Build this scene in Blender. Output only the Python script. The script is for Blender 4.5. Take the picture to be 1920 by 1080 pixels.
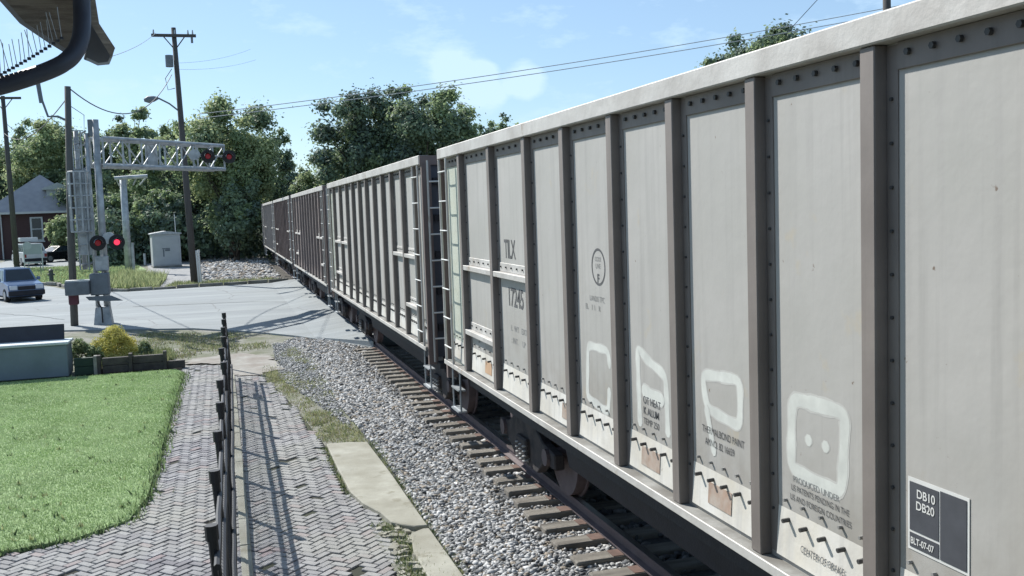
import bpy, bmesh, math, random
import numpy as np
from mathutils import Vector, Matrix, Euler
random.seed(7); rng = np.random.default_rng(11)
R = math.radians
for o in list(bpy.data.objects): bpy.data.objects.remove(o)
scn = bpy.context.scene
C = scn.collection

# ------------------------------------------------------------------ camera
CAM_H = 3.52; FPX = 1865.0; PITCH = .0810; ROLL = -.0345; YAW = .2826
_F = Vector((math.sin(YAW)*math.cos(PITCH), math.cos(YAW)*math.cos(PITCH), -math.sin(PITCH)))
_R0 = Vector((math.cos(YAW), -math.sin(YAW), 0)); _U0 = _R0.cross(_F)
_R = _R0*math.cos(ROLL) + _U0*math.sin(ROLL); _U = _U0*math.cos(ROLL) - _R0*math.sin(ROLL)
cam = bpy.data.objects.new('camera', bpy.data.cameras.new('camera')); C.objects.link(cam)
cam.matrix_world = Matrix(((_R.x, _U.x, -_F.x, 0), (_R.y, _U.y, -_F.y, 0), (_R.z, _U.z, -_F.z, CAM_H), (0, 0, 0, 1)))
cam.data.sensor_width = 36; cam.data.lens = FPX/1920*36; cam.data.clip_end = 3000; cam.data.clip_start = .05
scn.camera = cam

# ------------------------------------------------------------------ light
SUN_EL = 40.0; SUN_AZ = math.atan2(-.495, .869)
sd = Vector((math.sin(SUN_AZ)*math.cos(R(SUN_EL)), math.cos(SUN_AZ)*math.cos(R(SUN_EL)), math.sin(R(SUN_EL))))
sun = bpy.data.objects.new('sun', bpy.data.lights.new('sun', 'SUN')); C.objects.link(sun)
sun.rotation_euler = sd.to_track_quat('Z', 'Y').to_euler(); sun.location = (-30, 50, 60)
sun.data.energy = 5.0; sun.data.angle = R(.53); sun.data.color = (1, .96, .9)
w = bpy.data.worlds.new('World'); scn.world = w; w.use_nodes = True
nt = w.node_tree; nt.nodes.clear()
def N(nt, t, **k):
    n = nt.nodes.new(t)
    for a, b in k.items(): setattr(n, a, b)
    return n
wo = N(nt, 'ShaderNodeOutputWorld'); bg = N(nt, 'ShaderNodeBackground'); bg.inputs[1].default_value = .08
sky = N(nt, 'ShaderNodeTexSky', sky_type='NISHITA', sun_disc=False)
sky.sun_elevation = R(SUN_EL); sky.sun_rotation = SUN_AZ % (2*math.pi); sky.altitude = 100; sky.air_density = 1.0; sky.dust_density = .35; sky.ozone_density = 3.0
tc = N(nt, 'ShaderNodeTexCoord')
nz = N(nt, 'ShaderNodeTexNoise'); nz.inputs['Scale'].default_value = 11; nz.inputs['Detail'].default_value = 10; nz.inputs['Roughness'].default_value = .62
mp = N(nt, 'ShaderNodeMapping'); mp.inputs['Scale'].default_value = (1, 1, 2.6); mp.inputs['Location'].default_value = (.37, .1, .2)
nt.links.new(tc.outputs['Generated'], mp.inputs[0]); nt.links.new(mp.outputs[0], nz.inputs[0])
cr = N(nt, 'ShaderNodeValToRGB'); cr.color_ramp.elements[0].position = .54; cr.color_ramp.elements[1].position = .76
nt.links.new(nz.outputs[0], cr.inputs[0])
mx = N(nt, 'ShaderNodeMix', data_type='RGBA'); mx.inputs[7].default_value = (7.0, 8.2, 9.2, 1)
mm = N(nt, 'ShaderNodeMath', operation='MULTIPLY_ADD'); mm.inputs[1].default_value = .55; mm.inputs[2].default_value = .30
def cloud_blob(px, py, r):
    d = (_F + _R*((px-960)/FPX) - _U*((py-540)/FPX)).normalized()
    n = N(nt, 'ShaderNodeVectorMath', operation='DOT_PRODUCT'); nt.links.new(tc.outputs['Generated'], n.inputs[0]); n.inputs[1].default_value = d
    m = N(nt, 'ShaderNodeMapRange'); m.inputs[1].default_value = math.cos(r); m.inputs[2].default_value = 1; m.inputs[4].default_value = .36; nt.links.new(n.outputs['Value'], m.inputs[0]); return m.outputs[0]
acc = nz.outputs[0]
for a in ((868, 130, .036), (985, 147, .024), (905, 170, .03)):
    ad = N(nt, 'ShaderNodeMath', operation='ADD'); nt.links.new(acc, ad.inputs[0]); nt.links.new(cloud_blob(*a), ad.inputs[1]); acc = ad.outputs[0]
nt.links.new(acc, cr.inputs[0])
nt.links.new(cr.outputs[0], mm.inputs[0]); nt.links.new(mm.outputs[0], mx.inputs[0]); nt.links.new(sky.outputs[0], mx.inputs[6])
tn_ = N(nt, 'ShaderNodeMix', data_type='RGBA', blend_type='MULTIPLY'); tn_.inputs[0].default_value = 1; tn_.inputs[7].default_value = (.90, 1.02, 1.12, 1); nt.links.new(mx.outputs[2], tn_.inputs[6])
nt.links.new(tn_.outputs[2], bg.inputs[0]); nt.links.new(bg.outputs[0], wo.inputs[0])
scn.view_settings.view_transform = 'Standard'; scn.view_settings.look = 'None'; scn.view_settings.gamma = 1
scn.view_settings.exposure = 0.54; scn.view_settings.use_curve_mapping = False

# ------------------------------------------------------------------ materials
MATS = {}
def mat(name, col, rough=.8, var=.12, scale=3.0, col2=None, c2amt=.5, scale2=.6, bump=0., bscale=40., metal=0., stretch=None, emit=None, estr=0., trans=0., rusty=None, rthr=.62, streak=0., grime=0., cracks=False):
    k_ = .80; col = tuple(c*k_ for c in col); col2 = tuple(c*k_ for c in col2) if col2 else None
    m = bpy.data.materials.new(name); m.use_nodes = True; t = m.node_tree; t.nodes.clear()
    o = N(t, 'ShaderNodeOutputMaterial'); b = N(t, 'ShaderNodeBsdfPrincipled'); t.links.new(b.outputs[0], o.inputs[0])
    b.inputs['Roughness'].default_value = rough; b.inputs['Metallic'].default_value = metal
    g = N(t, 'ShaderNodeNewGeometry'); src = g.outputs['Position']
    if stretch:
        q = N(t, 'ShaderNodeMapping'); q.inputs['Scale'].default_value = stretch; t.links.new(src, q.inputs[0]); src = q.outputs[0]
    def noise(s, d=5):
        n = N(t, 'ShaderNodeTexNoise'); n.inputs['Scale'].default_value = s; n.inputs['Detail'].default_value = d; n.inputs['Roughness'].default_value = .6
        t.links.new(src, n.inputs[0]); return n.outputs[0]
    def ramp(v, a, b_):
        r = N(t, 'ShaderNodeMapRange'); r.inputs[1].default_value = a; r.inputs[2].default_value = b_; t.links.new(v, r.inputs[0]); return r.outputs[0]
    def mixc(f, a, b_):
        x = N(t, 'ShaderNodeMix', data_type='RGBA')
        t.links.new(f, x.inputs[0])
        for i, v in ((6, a), (7, b_)):
            if isinstance(v, tuple): x.inputs[i].default_value = (*v[:3], 1)
            else: t.links.new(v, x.inputs[i])
        return x.outputs[2]
    lo = tuple(c*(1-var) for c in col); hi = tuple(min(1, c*(1+var)) for c in col)
    c = mixc(ramp(noise(scale), .3, .7), lo, hi)
    if col2:
        f = ramp(noise(scale2), .5-.12/c2amt*.5+(.5-c2amt)*.3, .5+.12/c2amt*.5+(.5-c2amt)*.3); c = mixc(f, c, col2)
    if rusty:
        f = ramp(noise(2.3, 8), rthr, rthr+.06); c = mixc(f, c, rusty)
    if streak:
        q = N(t, 'ShaderNodeMapping'); q.inputs['Scale'].default_value = (9, 9, .35); t.links.new(g.outputs['Position'], q.inputs[0])
        n = N(t, 'ShaderNodeTexNoise'); n.inputs['Scale'].default_value = 1.6; n.inputs['Detail'].default_value = 5; t.links.new(q.outputs[0], n.inputs[0])
        c = mixc(ramp(n.outputs[0], .5, .78), c, tuple(x*(1-streak) for x in col))
    if grime:
        sp_ = N(t, 'ShaderNodeSeparateXYZ'); t.links.new(g.outputs['Position'], sp_.inputs[0])
        zr = N(t, 'ShaderNodeMapRange'); zr.inputs[1].default_value = 2.5; zr.inputs[2].default_value = 1.5; t.links.new(sp_.outputs[2], zr.inputs[0])
        n2 = N(t, 'ShaderNodeMath', operation='MULTIPLY'); t.links.new(zr.outputs[0], n2.inputs[0]); t.links.new(ramp(noise(2.2, 8), .38, .62), n2.inputs[1])
        n3 = N(t, 'ShaderNodeMath', operation='MULTIPLY'); n3.inputs[1].default_value = grime; t.links.new(n2.outputs[0], n3.inputs[0])
        c = mixc(n3.outputs[0], c, (.20, .17, .13))
        c = mixc(ramp(noise(14, 9), .70, .74), c, (.17, .13, .10))
    if cracks:
        vo = N(t, 'ShaderNodeTexVoronoi', feature='DISTANCE_TO_EDGE'); vo.inputs['Scale'].default_value = .33
        wv_ = N(t, 'ShaderNodeMix', data_type='VECTOR'); wv_.inputs[0].default_value = .25
        nn = N(t, 'ShaderNodeTexNoise'); nn.inputs['Scale'].default_value = 1.1; nn.inputs['Detail'].default_value = 6; t.links.new(g.outputs['Position'], nn.inputs[0])
        t.links.new(g.outputs['Position'], wv_.inputs[4]); t.links.new(nn.outputs['Color'], wv_.inputs[5]); t.links.new(wv_.outputs[1], vo.inputs['Vector'])
        c = mixc(ramp(vo.outputs[0], .010, .0), c, (.17, .18, .185))
        c = mixc(ramp(noise(.28, 3), .56, .62), c, tuple(x*.82 for x in col))
    t.links.new(c, b.inputs['Base Color'])
    if bump:
        bp = N(t, 'ShaderNodeBump'); bp.inputs['Strength'].default_value = bump; bp.inputs['Distance'].default_value = .02
        t.links.new(noise(bscale), bp.inputs['Height']); t.links.new(bp.outputs[0], b.inputs['Normal'])
    if emit:
        b.inputs['Emission Color'].default_value = (*emit, 1); b.inputs['Emission Strength'].default_value = estr
    if trans:
        tr = N(t, 'ShaderNodeBsdfTranslucent'); t.links.new(c, tr.inputs[0]); ms = N(t, 'ShaderNodeMixShader'); ms.inputs[0].default_value = trans
        t.links.new(b.outputs[0], ms.inputs[1]); t.links.new(tr.outputs[0], ms.inputs[2]); t.links.new(ms.outputs[0], o.inputs[0])
    MATS[name] = m; return m
mat('dirt', (.27, .265, .235), .95, .35, 9, (.15, .165, .10), .55, 1.1, .8, 30)
mat('asphalt', (.335, .37, .38), .9, .13, 1.8, (.27, .30, .315), .5, .5, .35, 60, stretch=(.25, 1.3, 1), cracks=True)
mat('concrete', (.43, .425, .36), .9, .14, 5, (.31, .30, .24), .45, 1.4, .35, 50, rusty=(.22, .21, .16), rthr=.60)
mat('sand', (.36, .35, .32), .95, .2, 6, (.26, .23, .20), .45, 1.3, .4, 30)
mat('kerb_concrete', (.34, .34, .31), .9, .2, 3, (.14, .13, .12), .4, 1.2, .3, 30)
for i, c in enumerate(((.30, .30, .315), (.36, .36, .37), (.235, .23, .25), (.33, .275, .28))):
    mat('paver%d' % i, c, .9, .16, 6, (.37, .37, .34), .38, .55, .6, 70)
mat('joint', (.04, .04, .035), 1, .3, 8, (.04, .055, .022), .4, .7)
mat('lawn_soil', (.28, .39, .18), 1, .2, 5)
mat('grass_a', (.44, .58, .30), .75, .15, .5, trans=.3)
mat('grass_b', (.33, .47, .20), .75, .2, .6, trans=.3)
mat('grass_c', (.50, .60, .33), .75, .2, .5, trans=.3)
mat('weed', (.22, .28, .13), .8, .3, 2, trans=.3)
mat('weed_dry', (.42, .38, .26), .9, .25, 2, trans=.2)
mat('weed_dark', (.07, .12, .05), .8, .3, 2, trans=.2)
mat('weed_yellow', (.46, .48, .25), .8, .25, 2, trans=.3)
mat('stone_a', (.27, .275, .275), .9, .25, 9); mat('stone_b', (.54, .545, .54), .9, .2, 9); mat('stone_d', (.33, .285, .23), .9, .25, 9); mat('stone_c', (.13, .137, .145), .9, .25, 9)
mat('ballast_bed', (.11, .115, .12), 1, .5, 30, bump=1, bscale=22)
mat('gravel_far', (.29, .30, .31), 1, .5, 5, (.42, .42, .41), .4, 2, 1, 9)
mat('wood_tie', (.36, .335, .29), .95, .3, 4, (.17, .155, .135), .4, 2, .8, 40, stretch=(1, 7, 4))
mat('rail_steel', (.13, .10, .105), .7, .2, 6, bump=.2)
mat('rail_head', (.45, .44, .43), .3, .1, 6, metal=.8)
mat('rust', (.16, .10, .08), .9, .3, 8)
mat('aluminium', (.50, .49, .465), .6, .07, .9, (.445, .44, .41), .45, .8, .35, 1.7, metal=.03, streak=.17, grime=.55, rusty=(.40, .37, .31), rthr=.63)
mat('aluminium_post', (.265, .235, .215), .6, .10, 2, (.19, .165, .15), .35, 1.4, .05, 10, metal=.1, streak=.25)  # base colour darkened to hold the shade of the posts' near sides
mat('aluminium_chord', (.62, .61, .58), .6, .08, 2.2, (.46, .44, .41), .4, 2.5, .2, 12, metal=.1, rusty=(.30, .25, .20), rthr=.64)
mat('skirt', (.86, .85, .80), .6, .06, 4, (.70, .66, .56), .35, 2, .1, 20, metal=.0, streak=.25, grime=.25)
mat('car_shade_mauve', (.20, .155, .145), .7, .15, 2, (.15, .11, .10), .4, 1.2); mat('car_shade_mauve_post', (.28, .23, .215), .7, .12, 2); mat('car_shade_mid', (.28, .265, .26), .7, .1, 2)  # shade of the ribs and car ends put into these colours
mat('shelf', (.33, .33, .31), .8, .2, 8, (.20, .19, .17), .5, 3)
mat('steel_dark', (.018, .019, .027), .7, .3, 5, bump=.2); mat('truck_steel', (.03, .028, .032), .8, .4, 5, (.07, .055, .05), .35, 5, .3)
mat('bolt_dark', (.06, .06, .06), .6, .2, 20); mat('bolt', (.30, .30, .29), .5, .2, 20)
mat('stencil', (.09, .095, .10), .8, .3, 9); mat('stencil_faint', (.27, .28, .28), .8, .2, 9)
mat('spray', (.70, .725, .68), .8, .06, 9, (.58, .60, .565), .45, 5)
mat('spray_faint', (.52, .525, .50), .8, .08, 9)
mat('spray_halo', (.56, .56, .53), .8, .08, 9)
mat('sticker_brown', (.42, .30, .23), .6, .15, 12, (.50, .44, .38), .4, 9); mat('decal_dark', (.075, .08, .095), .5, .15, 8); mat('white_paint', (.75, .76, .74), .6, .06, 6)
mat('patina_green', (.55, .585, .50), .6, .07, 2)
mat('pole_wood', (.11, .105, .10), .9, .25, 3, (.06, .055, .055), .4, 3, .5, 30, stretch=(3, 3, .4))
mat('pole_grey', (.15, .15, .14), .9, .25, 3, (.08, .08, .08), .4, 3, .5, 30, stretch=(3, 3, .4))
mat('galv', (.52, .555, .58), .5, .12, 4, (.30, .33, .35), .4, 3, metal=.35); mat('galv_dark', (.16, .19, .22), .6, .15, 4)
mat('steel_blue', (.09, .10, .125), .8, .2, 2)
mat('black', (.012, .012, .014), .6, .2, 5); mat('wire', (.10, .10, .11), .7, .1); mat('wire_light', (.42, .45, .48), .6, .1)
mat('red_lens', (.35, .01, .02), .3, .1, 5, emit=(1, .05, .12), estr=.8); mat('red_dim', (.16, .012, .02), .4, .1, 5, emit=(1, .02, .05), estr=.05)
mat('fence_black', (.010, .012, .018), .55, .2, 6); mat('mesh_wire', (.03, .03, .035), .6, .1)
mat('box_blue', (.20, .26, .31), .6, .08, 2, (.16, .215, .25), .4, 1.5); mat('rim_light', (.55, .62, .66), .5, .08, 3); mat('box_inner', (.03, .035, .05), .7, .2, 4)
mat('planter_wood', (.055, .05, .05), .9, .35, 5, (.11, .10, .09), .35, 4, .5, 20); mat('planter_green', (.02, .045, .03), .8, .2, 4); mat('soil', (.05, .04, .03), 1, .3, 9)
mat('bush_yellow', (.74, .68, .20), .8, .25, 3, trans=.35); mat('bush_yellow2', (.50, .50, .14), .8, .25, 3, trans=.3)
mat('leaf_a', (.30, .39, .20), .7, .25, .7, trans=.50); mat('leaf_b', (.21, .29, .18), .7, .25, .7, trans=.3); mat('leaf_c', (.46, .53, .28), .7, .2, .7, trans=.50)
mat('leaf_d', (.15, .21, .165), .75, .25, .7, trans=.25)
mat('bark', (.10, .085, .07), .95, .3, 4, bump=.6)
mat('brick_red', (.085, .048, .05), .9, .2, 12); mat('roof_grey', (.40, .40, .44), .9, .1, 4, (.33, .33, .37), .4, 2); mat('roof_green', (.22, .28, .28), .9, .1, 4)
mat('trim_white', (.62, .64, .66), .7, .06, 4); mat('glass_dark', (.03, .045, .06), .12, .1, 2)
mat('siding', (.45, .49, .52), .8, .08, 5); mat('cabin_grey', (.52, .55, .57), .6, .06, 2, (.44, .47, .49), .3, 1.3); mat('cabin_side', (.36, .40, .43), .6, .06, 2)
mat('paint_blue', (.15, .22, .36), .18, .06, 4); mat('paint_white', (.68, .70, .72), .3, .05, 4); mat('paint_black', (.016, .017, .02), .22, .1, 4)
mat('tyre', (.02, .02, .02), .9, .1); mat('rim', (.42, .43, .45), .35, .1, 6, metal=.6); mat('lamp_clear', (.75, .78, .82), .15, .05); mat('chrome', (.55, .56, .58), .25, .05, 5, metal=.7)
mat('red_plastic', (.30, .03, .03), .5, .1); mat('hydrant_paint', (.06, .07, .08), .6, .2, 9); mat('eave_wood', (.48, .43, .37), .8, .2, 2, (.25, .22, .20), .4, 3, .3, 20, stretch=(3, 3, 30))
mat('fascia', (.20, .21, .23), .7, .12, 6); mat('gutter', (.055, .07, .11), .5, .15, 6); mat('gutter_edge', (.40, .42, .46), .6, .1, 6)
mat('red_box', (.12, .03, .05), .6, .2, 9); mat('sticker_orange', (.55, .36, .22), .7, .12, 9)
def M_(n): return MATS[n]

# ------------------------------------------------------------------ mesh helpers
class MB:
    def __init__(s): s.v = []; s.f = []; s.mi = []; s.mats = []
    def _m(s, m):
        if m is None: return 0
        if m not in s.mats: s.mats.append(m)
        return s.mats.index(m)
    def poly(s, pts, m=None):
        b = len(s.v); s.v += [tuple(p) for p in pts]; s.f.append(tuple(range(b, b+len(pts)))); s.mi.append(s._m(m)); return s
    def box(s, x0, x1, y0, y1, z0, z1, m=None, M=None):
        P = [Vector(p) for p in ((x0,y0,z0),(x1,y0,z0),(x1,y1,z0),(x0,y1,z0),(x0,y0,z1),(x1,y0,z1),(x1,y1,z1),(x0,y1,z1))]
        if M is not None: P = [M @ p for p in P]
        b = len(s.v); s.v += [tuple(p) for p in P]; k = s._m(m)
        for f in ((0,3,2,1),(4,5,6,7),(0,1,5,4),(1,2,6,5),(2,3,7,6),(3,0,4,7)): s.f.append(tuple(b+i for i in f)); s.mi.append(k)
        return s
    def prism(s, pts, vec, m=None):
        """closed polygon pts (3d) extruded along vec"""
        vec = Vector(vec); n = len(pts); b = len(s.v); k = s._m(m)
        s.v += [tuple(p) for p in pts] + [tuple(Vector(p)+vec) for p in pts]
        s.f.append(tuple(b+i for i in range(n))[::-1]); s.mi.append(k); s.f.append(tuple(b+n+i for i in range(n))); s.mi.append(k)
        for i in range(n):
            j = (i+1) % n; s.f.append((b+i, b+j, b+n+j, b+n+i)); s.mi.append(k)
        return s
    def tube(s, pts, r, n=8, m=None, caps=True):
        pts = [Vector(p) for p in pts]; rs = r if isinstance(r, (list, tuple)) else [r]*len(pts); k = s._m(m); b = len(s.v); ref = None
        for i, p in enumerate(pts):
            d = (pts[min(i+1, len(pts)-1)] - pts[max(i-1, 0)]).normalized()
            if ref is None: ref = Vector((0, 0, 1)) if abs(d.z) < .9 else Vector((1, 0, 0))
            a = d.cross(ref).normalized(); c = d.cross(a)
            for j in range(n):
                t = 2*math.pi*j/n; s.v.append(tuple(p + (a*math.cos(t) + c*math.sin(t))*rs[i]))
        for i in range(len(pts)-1):
            for j in range(n):
                s.f.append((b+i*n+j, b+i*n+(j+1) % n, b+(i+1)*n+(j+1) % n, b+(i+1)*n+j)); s.mi.append(k)
        if caps:
            s.f.append(tuple(b+j for j in range(n))[::-1]); s.mi.append(k); e = b+(len(pts)-1)*n; s.f.append(tuple(e+j for j in range(n))); s.mi.append(k)
        return s
    def build(s, name, m=None, parent=None, smooth=False, kind=None, bevel=0, loc=None):
        me = bpy.data.meshes.new(name); me.from_pydata(s.v, [], s.f)
        if s.mats and m is None:
            for q in s.mats: me.materials.append(M_(q))
            me.polygons.foreach_set('material_index', s.mi)
        else: me.materials.append(M_(m))
        bm = bmesh.new(); bm.from_mesh(me); bmesh.ops.recalc_face_normals(bm, faces=bm.faces[:])
        if bevel: bmesh.ops.bevel(bm, geom=bm.edges[:]+bm.verts[:], offset=bevel, segments=1, affect='EDGES', clamp_overlap=True)
        bm.to_mesh(me); bm.free()
        if smooth: me.polygons.foreach_set('use_smooth', [True]*len(me.polygons))
        return link(name, me, parent, kind, loc)
def link(name, me, parent=None, kind=None, loc=None):
    o = bpy.data.objects.new(name, me); C.objects.link(o)
    if parent: o.parent = parent
    if loc is not None: o.location = loc
    if kind: o['kind'] = kind
    return o
def tag(o, label=None, cat=None, group=None, kind=None):
    for k, v in (('label', label), ('category', cat), ('group', group), ('kind', kind)):
        if v: o[k] = v
    return o
def thing(name, label, cat, loc=(0, 0, 0), rz=0, group=None, kind=None):
    o = bpy.data.objects.new(name, None); C.objects.link(o); o.location = loc; o.rotation_euler = (0, 0, rz); o.empty_display_size = .2
    return tag(o, label, cat, group, kind)
def copy_tree(o, parent=None, skip=()):
    c = o.copy(); C.objects.link(c); c.parent = parent
    for ch in list(o.children):
        if ch.name.split('.')[0] not in skip: copy_tree(ch, c, skip)
    return c
def raymesh(name, V, F, mats, mi=None, parent=None, kind=None, smooth=False):
    """numpy verts (n,3), faces (m,k)"""
    me = bpy.data.meshes.new(name); k = F.shape[1]
    me.vertices.add(len(V)); me.vertices.foreach_set('co', V.astype(np.float32).ravel())
    me.loops.add(F.size); me.loops.foreach_set('vertex_index', F.astype(np.int32).ravel())
    me.polygons.add(len(F)); me.polygons.foreach_set('loop_start', np.arange(0, F.size, k, dtype=np.int32))
    for q in mats: me.materials.append(M_(q))
    if mi is not None: me.polygons.foreach_set('material_index', mi.astype(np.int32))
    if smooth: me.polygons.foreach_set('use_smooth', np.ones(len(F), bool))
    me.update(calc_edges=True); me.validate()
    return link(name, me, parent, kind)
def pray(px, py): return _F + _R*((px-960)/FPX) - _U*((py-540)/FPX)
def gnd(px, py, z=0.):
    d = pray(px, py); t = (z-CAM_H)/d.z; return Vector((d.x*t, d.y*t, z))
def at(px, py, Y):
    d = pray(px, py); t = Y/d.y; return Vector((d.x*t, Y, CAM_H+d.z*t))
def inpoly(P, poly):
    x, y = P[:, 0], P[:, 1]; r = np.zeros(len(P), bool); n = len(poly)
    for i in range(n):
        x0, y0 = poly[i][:2]; x1, y1 = poly[(i+1) % n][:2]
        if y0 == y1: continue
        c = ((y0 > y) != (y1 > y)) & (x < (x1-x0)*(y-y0)/(y1-y0)+x0); r ^= c
    return r
def sample_poly(poly, n):
    a = np.array([p[:2] for p in poly]); lo, hi = a.min(0), a.max(0); out = []
    tot = 0
    while tot < n:
        p = rng.uniform(lo, hi, (n*2, 2)); p = p[inpoly(p, poly)]; out.append(p); tot += len(p)
    return np.concatenate(out)[:n]
def rough(poly, amp, step=.12):
    out = []
    for i in range(len(poly)):
        a, b = poly[i], poly[(i+1) % len(poly)]; n = max(1, int(math.dist(a, b)/step))
        for k in range(n): out.append((a[0]+(b[0]-a[0])*k/n+random.gauss(0, amp), a[1]+(b[1]-a[1])*k/n+random.gauss(0, amp)))
    return out
def flat(name, poly, z, m, kind='structure', thick=.0, sub=0):
    mb = MB()
    if thick: mb.prism([(x, y, z-thick) for x, y in poly], (0, 0, thick))
    else: mb.poly([(x, y, z) for x, y in poly])
    return mb.build(name, m, kind=kind)

# ------------------------------------------------------------------ ground
flat('ground', [(-600, -200), (600, -200), (600, 900), (-600, 900)], -.03, 'dirt')
road_near = [(-40, 33), (-5.2, 35.2), (-1.0, 33.2), (.9, 31.0), (2.0, 29.2), (3.66, 25.6)]
road_poly = road_near + [(3.66, 53.4), (-4.6, 52.3), (-7.2, 54.5), (-9.2, 60), (-13.6, 66.4), (-40, 76)]
flat('road', road_poly, .02, 'asphalt', thick=.05)
flat('crossing_pavement', [(3.80, 26.2), (9, 26.2), (40, 27), (40, 54), (3.80, 53.4)], .17, 'asphalt', thick=.2)
# raised ramp to the rails
mb = MB(); mb.poly([(2.4, 28.6, .024), (3.655, 25.7, .17), (3.655, 53.2, .17), (2.4, 53.2, .024)]); mb.poly([(2.4, 28.6, -.03), (2.4, 28.6, .024), (3.655, 25.7, .17), (3.655, 25.7, -.03)])
mb.build('crossing_ramp', 'asphalt', kind='structure')
# cracks of tar on the road
mb = MB()
for pts in ([(620, 598), (560, 606), (500, 622), (440, 634), (380, 641)], [(0, 588), (60, 592), (130, 600)], [(250, 575), (360, 570), (470, 566), (600, 566)]):
    P = [gnd(a, b, .026) for a, b in pts]
    Q = []
    for a, b in zip(P, P[1:]):
        for k in range(8): Q.append(a.lerp(b, k/8) + Vector((random.gauss(0, .02), random.gauss(0, .05), 0)))
    for a, b in zip(Q, Q[1:]):
        s = Vector((0, .035, 0)); mb.poly([a-s, b-s, b+s, a+s])
mb.build('road_tar_seam', 'ballast_bed', kind='structure')
# ------------------------------------------------------------------ kerb beyond the road
kb = thing('kerb', 'low concrete kerb stones along far side of the road', 'kerb', kind='structure')
kp = [(-13.2, 67.6), (-9.0, 61.0), (-7.0, 55.2), (-4.5, 52.6), (-1.2, 53.1), (1.2, 53.5), (3.3, 53.9)]
for a, b in zip(kp, kp[1:]):
    a = Vector((*a, 0)); b = Vector((*b, 0)); L = (b-a).length; n = max(1, round(L/1.25)); ang = math.atan2(b.y-a.y, b.x-a.x)
    for i in range(n):
        p = a.lerp(b, (i+.5)/n); o = MB().box(-L/n/2+.03, L/n/2-.03, -.09, .09, -.02, .15).build('kerb_stone', 'kerb_concrete', kb, bevel=.015)
        o.location = (p.x, p.y+random.gauss(0, .03), random.gauss(0, .02)); o.rotation_euler = (random.gauss(0, .03), 0, ang+random.gauss(0, .03))
# far verge: lawns, gravel
flat('far_lawn', [(-13.4, 67.9), (-9.1, 61.3), (-7.1, 55.5), (-4.6, 53.0), (-5.2, 75), (-7, 88), (-14, 92), (-60, 120), (-60, 78)], .012, 'lawn_soil')
flat('parking_drive', [(-19.5, 90.5), (-13.2, 84), (-10, 88), (-8, 104), (-20, 108)], .018, 'asphalt')
flat('far_gravel_yard', [(-4.4, 53.1), (3.2, 53.9), (3.6, 110), (-8, 110), (-5.1, 76)], .0, 'gravel_far')

# ------------------------------------------------------------------ grass helpers
def blades(name, P, h, wd, mats, lean=.5, parent=None, z=0., label=None, cat=None, hv=.4, z_arr=None, mi=None):
    n = len(P); a = rng.uniform(0, 2*np.pi, n); H = h*(1+hv*rng.standard_normal(n)).clip(.35, 2.2); W = wd*rng.uniform(.7, 1.3, n)
    zb = np.full(n, z) if z_arr is None else z_arr
    dx, dy = np.cos(a)*W, np.sin(a)*W; la = rng.uniform(0, 2*np.pi, n); L = lean*H*rng.uniform(.2, 1, n)
    V = np.empty((n, 3, 3)); V[:, 0] = np.stack([P[:, 0]-dx, P[:, 1]-dy, zb], 1); V[:, 1] = np.stack([P[:, 0]+dx, P[:, 1]+dy, zb], 1)
    V[:, 2] = np.stack([P[:, 0]+np.cos(la)*L, P[:, 1]+np.sin(la)*L, zb+H], 1)
    o = raymesh(name, V.reshape(-1, 3), np.arange(3*n).reshape(-1, 3), mats, rng.integers(0, len(mats), n) if mi is None else mi, parent, 'stuff')
    return tag(o, label, cat)
# ------------------------------------------------------------------ lawn
LAWN = [(-6.5, 11.4), (-2.9, 11.45), (-1.75, 11.75), (-1.22, 12.25), (-1.08, 13.2), (-1.06, 15), (-1.03, 19), (-.98, 23.7), (-1.2, 24.3), (-6.5, 24.2)]
flat('lawn_ground', LAWN, .025, 'lawn_soil', thick=.05)
P = sample_poly(LAWN, 240000); P = P[(P[:, 0] > -.30*P[:, 1]+.4-1.6)]
cl = np.sin(P[:, 0]*3.1+np.sin(P[:, 1]*1.7)*2)*np.cos(P[:, 1]*2.3)
MIDX = np.clip((cl*.9+.6*np.sin(P[:, 0]*7+P[:, 1]*3)*np.sin(P[:, 1]*5.1)+rng.normal(0, .75, len(P))+1.3).astype(int), 0, 3)
blades('lawn_grass', P, .023, .0065, ['grass_b', 'grass_a', 'grass_a', 'grass_c'], .7, z=.022, mi=MIDX, label='short mown green grass of the square lawn', cat='grass')
ed = []
for a, b in zip(LAWN[:8], LAWN[1:8]):
    L = math.dist(a, b); n = int(L*170)
    if L > 3.5 and a[0] < -4: n = int(L*220)
    t = rng.uniform(0, 1, n); ed.append(np.stack([a[0]+(b[0]-a[0])*t+rng.normal(0, .065, n), a[1]+(b[1]-a[1])*t+rng.normal(0, .045, n)], 1))
blades('lawn_edge_weed', np.concatenate(ed), .07, .011, ['weed_dark', 'grass_b', 'weed'], .8, z=-.005, label='ragged dark grass fringe along the lawn edge', cat='grass')

P = sample_poly(LAWN, 700); P = P[rng.random(len(P)) < np.clip((16-P[:, 1])/5, .15, 1)]; P = np.repeat(P, 7, 0)+rng.normal(0, .02, (len(P)*7, 2))
blades('lawn_clover', P, .05, .012, ['weed_yellow', 'grass_c', 'weed_dark'], .9, z=.03, label='scattered clover tufts standing out of the lawn', cat='clover')
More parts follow.
